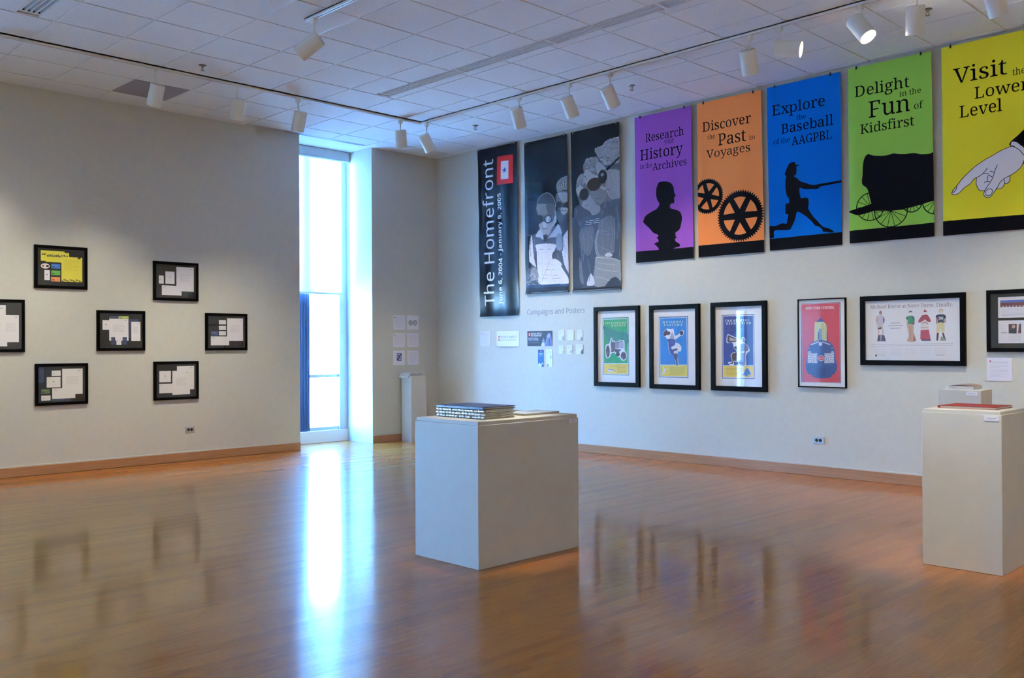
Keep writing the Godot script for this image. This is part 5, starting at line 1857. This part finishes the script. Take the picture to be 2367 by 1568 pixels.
func print_tractor() -> ImageTexture:
	var k := Sheet.new(402, 697, 1.6, "2f8177")
	k.poly("dfe6ea", [8, 11, 392, 14, 395, 689, 10, 691])
	k.poly("1f9a5a", [18, 21, 383, 23, 387, 549, 19, 553])
	k.poly("e9c83f", [21, 565, 386, 561, 388, 677, 21, 680])
	k.blob("26806a", [18, 98, 134, 136, 243, 172, 385, 194, 385, 318, 274, 277, 114, 306, 24, 164])
	k.blob("e6e8ee", [48, 331, 91, 319, 110, 301, 124, 256, 140, 241, 156, 262, 159, 277, 191, 282, 200, 297, 255, 282, 261, 260, 271, 277, 318, 275, 337, 293, 339, 397, 361, 422, 373, 456, 360, 501, 329, 521, 291, 516, 266, 482, 228, 479, 203, 447, 183, 427, 132, 437, 112, 478, 80, 493, 47, 478, 41, 407])
	k.oval("4a323a", 80, 409, 29, 73)
	k.oval("7a6468", 73, 437, 14, 30)
	k.poly("57474f", [125, 302, 172, 289, 197, 307, 193, 407, 145, 422, 121, 407, 126, 357])
	k.poly("8e86a0", [194, 309, 261, 297, 260, 372, 190, 377])
	k.poly("3c3040", [184, 380, 286, 387, 273, 407, 196, 422])
	k.poly("b6b4c8", [265, 302, 321, 290, 327, 377, 264, 375])
	k.line("77748c", 2, [274, 307, 273, 371])
	k.line("77748c", 2, [282, 307, 282, 371])
	k.line("77748c", 2, [291, 307, 291, 371])
	k.line("77748c", 2, [300, 308, 300, 371])
	k.line("77748c", 2, [309, 308, 308, 371])
	k.line("77748c", 2, [318, 308, 317, 371])
	k.line("2c2430", 8, [194, 307, 305, 288])
	k.line("e6e8ee", 12, [114, 306, 123, 357, 129, 402])
	k.poly("3a2b38", [137, 256, 146, 256, 146, 302, 136, 302])
	k.poly("dcdce8", [276, 407, 298, 402, 329, 437, 317, 447])
	k.oval("3a2b38", 234, 440, 29, 33)
	k.oval("4a323a", 321, 462, 42, 46)
	k.oval("8a7680", 302, 486, 11, 12)
	k.words("efe6a8", "sans_bold", "C U L T I V A T I N G", 34, 363, 78, 25)
	k.words("efe6a8", "sans_bold", "H I S T O R Y", 140, 353, 110, 25)
	k.blob("e8e6f0", [47, 594, 79, 619, 195, 632, 198, 642, 143, 651, 117, 671, 92, 659, 72, 624])
	k.line("3a4a70", 6, [82, 624, 198, 641])
	k.line("8a7a3c", 3, [102, 584, 360, 581])
	k.line("8a7a3c", 3, [102, 596, 360, 593])
	k.line("8a7a3c", 3, [220, 607, 360, 605])
	k.line("8a7a3c", 3, [220, 619, 359, 617])
	k.line("8a7a3c", 3, [220, 631, 359, 629])
	k.line("8a7a3c", 3, [220, 643, 359, 641])
	k.line("8a7a3c", 3, [220, 655, 359, 653])
	k.line("8a7a3c", 3, [220, 667, 359, 664])
	return k.done()


func print_pitcher() -> ImageTexture:
	var k := Sheet.new(404, 699, 1.6, "3f6ea8")
	k.poly("d8e4f0", [7, 11, 393, 12, 394, 692, 8, 693])
	k.poly("1484d6", [17, 19, 384, 19, 387, 548, 19, 552])
	k.poly("e2cc48", [21, 562, 387, 557, 388, 681, 23, 684])
	k.blob("e6e6f0", [54, 200, 91, 149, 121, 138, 157, 143, 178, 142, 206, 141, 211, 173, 222, 215, 243, 217, 282, 198, 294, 169, 317, 157, 344, 165, 348, 194, 329, 218, 299, 225, 240, 259, 219, 266, 231, 298, 281, 313, 313, 355, 299, 399, 262, 406, 265, 502, 267, 561, 238, 564, 229, 507, 194, 438, 164, 436, 140, 397, 129, 345, 126, 300, 114, 260, 96, 235, 81, 230])
	k.blob("54405c", [59, 200, 92, 156, 118, 146, 127, 166, 157, 177, 154, 206, 109, 212, 84, 226])
	k.blob("f0eef4", [115, 145, 150, 144, 161, 162, 127, 166])
	k.blob("a8a0b4", [169, 207, 187, 182, 210, 227, 204, 259, 156, 258])
	k.oval("463a58", 315, 189, 26, 27)
	k.blob("3d4a94", [120, 258, 216, 260, 228, 296, 222, 326, 173, 350, 187, 379, 209, 385, 203, 433, 168, 433, 145, 394, 135, 345, 132, 300])
	k.poly("2c3c8c", [126, 261, 217, 261, 223, 291, 132, 290])
	k.blob("463a60", [185, 379, 251, 366, 252, 388, 197, 395])
	k.blob("4a3a5e", [198, 435, 256, 426, 258, 502, 261, 557, 242, 559, 233, 507])
	k.words("efe9c0", "sans_bold", "N A T I O N A L", 58, 344, 74, 23)
	k.words("efe9c0", "sans_bold", "P A S T I M E", 74, 324, 108, 23)
	k.blob("eceaf0", [57, 578, 73, 576, 75, 598, 142, 599, 91, 613, 84, 637, 120, 664, 81, 647, 42, 665, 60, 628])
	k.line("9a8a48", 3, [151, 588, 355, 585])
	k.line("9a8a48", 3, [151, 600, 352, 597])
	k.line("9a8a48", 3, [151, 613, 348, 610])
	k.line("9a8a48", 3, [151, 625, 344, 622])
	k.line("9a8a48", 3, [151, 637, 341, 634])
	k.line("9a8a48", 3, [150, 650, 337, 646])
	k.line("9a8a48", 3, [150, 662, 333, 659])
	return k.done()


func print_megaphone() -> ImageTexture:
	var k := Sheet.new(398, 693, 1.6, "4a4a86")
	k.poly("e0e2ee", [8, 7, 390, 9, 392, 683, 8, 686])
	k.poly("233a90", [17, 15, 384, 18, 384, 544, 16, 549])
	k.poly("e9c437", [18, 557, 386, 553, 387, 672, 19, 676])
	k.line("1a2c74", 14, [50, 148, 73, 144, 61, 163])
	k.line("1a2c74", 14, [101, 159, 124, 130, 141, 170])
	k.line("1a2c74", 14, [180, 136, 208, 132, 191, 146])
	k.line("1a2c74", 14, [107, 189, 140, 199, 134, 219])
	k.blob("eceaf2", [58, 257, 64, 223, 81, 212, 134, 231, 229, 271, 252, 249, 276, 249, 293, 274, 279, 303, 312, 327, 333, 361, 340, 390, 314, 414, 297, 453, 294, 549, 216, 550, 194, 508, 172, 513, 146, 508, 149, 543, 104, 547, 76, 523, 84, 513, 121, 508, 116, 464, 107, 439, 144, 407, 211, 407, 214, 388, 178, 385, 150, 366, 142, 336, 123, 302, 63, 307])
	k.poly("4a3230", [69, 225, 89, 222, 226, 281, 226, 288, 89, 302, 67, 297])
	k.poly("d8d2cc", [95, 245, 212, 278, 210, 285, 97, 282])
	k.line("4a3230", 4, [105, 252, 102, 278])
	k.line("4a3230", 4, [117, 255, 115, 279])
	k.line("4a3230", 4, [130, 258, 127, 279])
	k.line("4a3230", 4, [142, 261, 140, 280])
	k.line("4a3230", 4, [154, 264, 152, 281])
	k.line("4a3230", 4, [167, 267, 164, 281])
	k.line("4a3230", 4, [179, 270, 177, 282])
	k.line("4a3230", 4, [191, 273, 189, 282])
	k.blob("6a5058", [254, 259, 276, 257, 284, 279, 268, 303, 251, 288])
	k.blob("c8b8b0", [238, 268, 257, 264, 260, 288, 246, 298])
	k.blob("75729c", [215, 329, 268, 311, 312, 334, 329, 385, 292, 410, 283, 542, 223, 542, 201, 493, 196, 415, 217, 381])
	k.blob("4a3a40", [151, 351, 216, 339, 216, 380, 178, 380])
	k.blob("4c3634", [120, 437, 150, 414, 200, 414, 191, 495, 141, 502, 135, 533, 87, 527, 128, 509])
	k.blob("dcd8e4", [228, 407, 281, 395, 272, 412])
	k.words("f2e8d8", "sans_bold", "I N D U S T R I A L", 44, 336, 75, 23)
	k.words("f2e8d8", "sans_bold", "R E V O L U T I O N", 58, 357, 107, 23)
	k.line("93803a", 3, [44, 582, 249, 579])
	k.line("93803a", 3, [44, 596, 241, 593])
	k.line("93803a", 3, [44, 611, 232, 608])
	k.line("93803a", 3, [44, 625, 224, 622])
	k.line("93803a", 3, [43, 639, 215, 636])
	k.line("93803a", 3, [43, 653, 207, 650])
	k.blob("4a74b4", [232, 648, 265, 645, 276, 614, 304, 579, 323, 584, 342, 613, 353, 641, 309, 647, 331, 661, 298, 659])
	return k.done()


func print_locomotive() -> ImageTexture:
	var k := Sheet.new(425, 805, 1.6, "6a6088")
	k.poly("cdbccb", [5, 5, 417, 4, 420, 801, 12, 808])
	k.poly("cf3c44", [12, 10, 412, 9, 417, 796, 16, 802])
	k.poly("d4d6a2", [144, 390, 151, 199, 161, 191, 244, 190, 264, 205, 277, 224, 289, 391])
	k.poly("8f9a60", [161, 212, 167, 212, 167, 222, 161, 221])
	k.poly("8f9a60", [178, 212, 184, 213, 184, 222, 178, 222])
	k.poly("8f9a60", [230, 213, 236, 214, 236, 223, 230, 223])
	k.poly("8f9a60", [247, 214, 253, 214, 253, 223, 247, 223])
	k.poly("8f9a60", [264, 214, 270, 214, 270, 224, 264, 223])
	k.poly("8f9a60", [161, 231, 167, 231, 167, 240, 161, 240])
	k.poly("8f9a60", [178, 231, 184, 231, 184, 241, 178, 240])
	k.poly("8f9a60", [230, 232, 236, 232, 236, 242, 230, 241])
	k.poly("8f9a60", [247, 232, 253, 233, 253, 242, 247, 242])
	k.poly("8f9a60", [264, 233, 270, 233, 270, 242, 264, 242])
	k.poly("8f9a60", [161, 250, 167, 250, 167, 259, 161, 259])
	k.poly("8f9a60", [178, 250, 184, 250, 184, 259, 178, 259])
	k.poly("8f9a60", [230, 251, 236, 251, 236, 260, 230, 260])
	k.poly("8f9a60", [247, 251, 253, 251, 253, 260, 247, 260])
	k.poly("8f9a60", [264, 251, 270, 251, 270, 261, 264, 261])
	k.poly("8f9a60", [160, 268, 166, 268, 166, 278, 160, 278])
	k.poly("8f9a60", [178, 269, 184, 269, 184, 278, 178, 278])
	k.poly("8f9a60", [230, 269, 236, 269, 236, 279, 230, 279])
	k.poly("8f9a60", [247, 270, 253, 270, 253, 279, 247, 279])
	k.poly("8f9a60", [264, 270, 270, 270, 270, 279, 264, 279])
	k.poly("8f9a60", [160, 287, 166, 287, 166, 297, 160, 296])
	k.poly("8f9a60", [178, 287, 184, 287, 184, 297, 178, 297])
	k.poly("8f9a60", [230, 288, 235, 288, 235, 297, 229, 297])
	k.poly("8f9a60", [247, 288, 253, 288, 253, 298, 247, 298])
	k.poly("8f9a60", [264, 289, 270, 289, 270, 298, 264, 298])
	k.poly("8f9a60", [160, 306, 166, 306, 166, 315, 160, 315])
	k.poly("8f9a60", [178, 306, 184, 306, 183, 315, 177, 315])
	k.poly("8f9a60", [229, 307, 235, 307, 235, 316, 229, 316])
	k.poly("8f9a60", [247, 307, 252, 307, 252, 316, 246, 316])
	k.poly("8f9a60", [264, 307, 270, 307, 270, 317, 264, 316])
	k.poly("8f9a60", [160, 325, 166, 325, 166, 334, 160, 334])
	k.poly("8f9a60", [177, 325, 183, 325, 183, 334, 177, 334])
	k.poly("8f9a60", [229, 325, 235, 325, 235, 335, 229, 335])
	k.poly("8f9a60", [246, 326, 252, 326, 252, 335, 246, 335])
	k.poly("8f9a60", [264, 326, 269, 326, 269, 335, 263, 335])
	k.poly("8f9a60", [160, 343, 166, 343, 166, 353, 160, 353])
	k.poly("8f9a60", [177, 343, 183, 344, 183, 353, 177, 353])
	k.poly("8f9a60", [229, 344, 235, 344, 235, 353, 229, 353])
	k.poly("8f9a60", [246, 344, 252, 344, 252, 354, 246, 354])
	k.poly("8f9a60", [263, 344, 269, 344, 269, 354, 263, 354])
	k.poly("8f9a60", [160, 362, 166, 362, 166, 371, 160, 371])
	k.poly("8f9a60", [177, 362, 183, 362, 183, 372, 177, 372])
	k.poly("8f9a60", [229, 363, 235, 363, 235, 372, 229, 372])
	k.poly("8f9a60", [246, 363, 252, 363, 252, 372, 246, 372])
	k.poly("8f9a60", [263, 363, 269, 363, 269, 372, 263, 372])
	k.poly("3a58a6", [164, 193, 215, 154, 259, 190])
	k.line("3a58a6", 3, [215, 157, 215, 126])
	k.poly("93a8cc", [186, 372, 190, 284, 203, 260, 224, 260, 227, 372])
	k.poly("33509a", [186, 369, 187, 297, 198, 297, 198, 369])
	k.poly("3a58a6", [278, 286, 287, 298, 292, 391, 278, 391])
	k.blob("3f5c9c", [71, 710, 70, 503, 76, 471, 87, 440, 109, 406, 149, 390, 200, 373, 226, 373, 276, 388, 321, 405, 348, 438, 360, 472, 364, 508, 362, 705])
	k.blob("2b4a8a", [71, 610, 363, 607, 363, 705, 327, 726, 320, 746, 259, 758, 167, 759, 124, 744, 113, 722, 73, 714])
	k.poly("345594", [71, 609, 362, 606, 362, 632, 71, 635])
	k.poly("24407e", [174, 653, 273, 651, 263, 756, 173, 757])
	k.poly("d4d6e2", [101, 424, 109, 414, 195, 385, 193, 400, 108, 429])
	k.poly("d4d6e2", [228, 387, 313, 415, 321, 426, 311, 427, 237, 402])
	k.oval("dcdee8", 212, 414, 20, 20)
	k.oval("b8cbe0", 88, 456, 6, 6)
	k.oval("b8cbe0", 335, 455, 6, 6)
	k.blob("aeb6d0", [73, 493, 95, 484, 110, 490, 108, 506, 74, 508])
	k.blob("aeb6d0", [321, 499, 334, 485, 353, 490, 353, 505, 322, 505])
	k.poly("dfe1ea", [72, 508, 177, 508, 176, 609, 72, 605])
	k.line("3f5c9c", 4.5, [68, 521, 164, 520, 164, 611])
	k.line("3f5c9c", 4.5, [67, 538, 147, 537, 146, 612])
	k.line("3f5c9c", 4.5, [67, 555, 129, 554, 129, 612])
	k.line("3f5c9c", 4.5, [67, 572, 112, 571, 111, 612])
	k.line("3f5c9c", 4.5, [67, 588, 94, 588, 94, 612])
	k.poly("dfe1ea", [355, 507, 254, 508, 253, 608, 354, 602])
	k.line("3f5c9c", 4.5, [359, 520, 265, 520, 265, 610])
	k.line("3f5c9c", 4.5, [359, 536, 282, 537, 282, 610])
	k.line("3f5c9c", 4.5, [359, 553, 299, 553, 299, 610])
	k.line("3f5c9c", 4.5, [359, 569, 316, 570, 316, 610])
	k.line("3f5c9c", 4.5, [359, 586, 333, 586, 333, 610])
	k.oval("e8e0e6", 218, 558, 35, 28)
	k.oval("cf3c44", 218, 558, 31, 23)
	k.line("f0dce0", 5, [195, 559, 243, 558])
	k.words("f6f2f2", "sans_bold", "NEW YORK CENTRAL", 54, 362, 63, 26)
	k.line("7c2a3c", 4, [101, 82, 324, 80])
	return k.done()


func print_dolls() -> ImageTexture:
	var k := Sheet.new(895, 581, 1.5, "e2e2e8")
	k.words("77646c", "serif", "Michael Bierut at Notre Dame. Finally.", 61, 831, 80, 33)
	k.oval("97797a", 162, 121, 14, 20)
	k.blob("c3bfcb", [122, 154, 156, 145, 190, 153, 201, 197, 189, 231, 126, 229, 118, 195])
	k.poly("c9a797", [122, 159, 114, 195, 126, 228, 137, 186])
	k.poly("8b5b5b", [193, 158, 204, 193, 190, 230, 183, 187])
	k.poly("c9bdb6", [126, 229, 183, 230, 187, 282, 130, 281])
	k.poly("4c4450", [155, 260, 172, 260, 169, 277, 133, 279, 133, 274])
	k.poly("d9b3b3", [133, 281, 150, 281, 147, 339, 136, 338])
	k.poly("d9b3b3", [173, 282, 190, 282, 191, 335, 174, 335])
	k.poly("4b4a64", [136, 338, 159, 331, 198, 339, 212, 396, 127, 396])
	k.poly("9a9aa8", [154, 334, 174, 334, 168, 394, 159, 394])
	k.line("b4b4c2", 9, [261, 223, 347, 222])
	k.line("b4b4c2", 9, [237, 248, 372, 247])
	k.line("b4b4c2", 9, [257, 274, 351, 272])
	k.blob("39406c", [431, 128, 439, 113, 456, 113, 464, 128, 448, 122])
	k.blob("3d9162", [408, 173, 426, 160, 464, 158, 484, 180, 477, 240, 426, 241, 422, 192])
	k.poly("2b5c48", [407, 173, 422, 164, 422, 192, 408, 194])
	k.poly("2f5c6a", [463, 161, 484, 180, 477, 203, 468, 189])
	k.poly("d0b0a8", [408, 194, 418, 192, 423, 248, 412, 253])
	k.oval("9a4a58", 476, 226, 9, 18)
	k.blob("c8a087", [417, 243, 472, 245, 476, 310, 496, 395, 413, 396, 430, 342])
	k.line("9a7060", 4, [447, 258, 448, 333, 443, 389])
	k.poly("9a5a50", [476, 333, 496, 395, 471, 393])
	k.poly("b32f3e", [567, 122, 581, 99, 599, 123])
	k.poly("7c2a38", [567, 122, 599, 123, 596, 126, 568, 125])
	k.blob("a5383f", [518, 214, 546, 167, 564, 154, 605, 155, 634, 213, 600, 217, 579, 196, 546, 224])
	k.poly("dad2cd", [541, 220, 578, 200, 609, 217, 614, 294, 538, 295])
	k.line("c0705c", 5, [542, 271, 612, 273])
	k.line("7a4048", 6, [559, 237, 577, 219, 609, 238])
	k.poly("b63a48", [540, 295, 615, 292, 630, 381, 537, 380])
	k.poly("4e3e5e", [544, 380, 630, 381, 630, 395, 549, 394])
	k.oval("cdb58c", 727, 121, 20, 21)
	k.oval("e0d6c8", 728, 127, 13, 14)
	k.blob("2b3750", [677, 171, 699, 153, 752, 154, 770, 178, 750, 202, 748, 233, 699, 232, 695, 194])
	k.words("e4e4ea", "sans_bold", "90", 704, 745, 201, 27)
	k.poly("b86a6a", [679, 180, 694, 189, 692, 240, 681, 239])
	k.poly("b88a80", [756, 195, 767, 182, 767, 227, 752, 232])
	k.blob("d9c88e", [694, 235, 752, 236, 752, 318, 733, 323, 723, 281, 707, 323, 684, 318])
	k.poly("49304e", [687, 322, 705, 322, 697, 393, 682, 391])
	k.poly("49304e", [733, 323, 749, 322, 768, 391, 751, 394])
	k.poly("8b9b80", [715, 393, 724, 352, 753, 368, 768, 394])
	k.line("b9b9c6", 4, [63, 428, 833, 420])
	k.line("b9b9c6", 4, [63, 443, 833, 435])
	k.line("cfcfda", 3, [105, 468, 221, 466])
	k.line("cfcfda", 3, [104, 479, 221, 477])
	k.line("cfcfda", 3, [104, 491, 221, 489])
	k.line("cfcfda", 3, [104, 502, 221, 500])
	k.line("cfcfda", 3, [104, 514, 221, 511])
	k.line("cfcfda", 3, [104, 525, 220, 523])
	k.line("cfcfda", 3, [250, 466, 363, 464])
	k.line("cfcfda", 3, [250, 477, 363, 475])
	k.line("cfcfda", 3, [249, 489, 363, 487])
	k.line("cfcfda", 3, [249, 500, 363, 498])
	k.line("cfcfda", 3, [249, 511, 363, 509])
	k.line("cfcfda", 3, [249, 523, 363, 520])
	k.line("cfcfda", 3, [391, 464, 502, 462])
	k.line("cfcfda", 3, [391, 475, 502, 474])
	k.line("cfcfda", 3, [391, 487, 502, 485])
	k.line("cfcfda", 3, [391, 498, 502, 496])
	k.line("cfcfda", 3, [391, 509, 502, 507])
	k.line("cfcfda", 3, [391, 520, 502, 518])
	k.line("cfcfda", 3, [530, 462, 639, 461])
	k.line("cfcfda", 3, [530, 474, 639, 472])
	k.line("cfcfda", 3, [530, 485, 638, 483])
	k.line("cfcfda", 3, [530, 496, 638, 494])
	k.line("cfcfda", 3, [530, 507, 638, 505])
	k.line("cfcfda", 3, [530, 518, 638, 516])
	k.line("cfcfda", 3, [665, 461, 772, 459])
	k.line("cfcfda", 3, [665, 472, 772, 470])
	k.line("cfcfda", 3, [665, 483, 772, 481])
	k.line("cfcfda", 3, [665, 494, 771, 492])
	k.line("cfcfda", 3, [665, 505, 771, 503])
	k.line("cfcfda", 3, [665, 516, 771, 514])
	k.poly("3c3c54", [108, 525, 125, 524, 124, 541, 108, 542])
	k.line("c0c0cc", 4, [138, 533, 216, 530])
	k.line("b0b0bc", 6, [674, 527, 754, 524])
	k.line("c4c4ce", 3, [49, 10, 858, 12])
	return k.done()
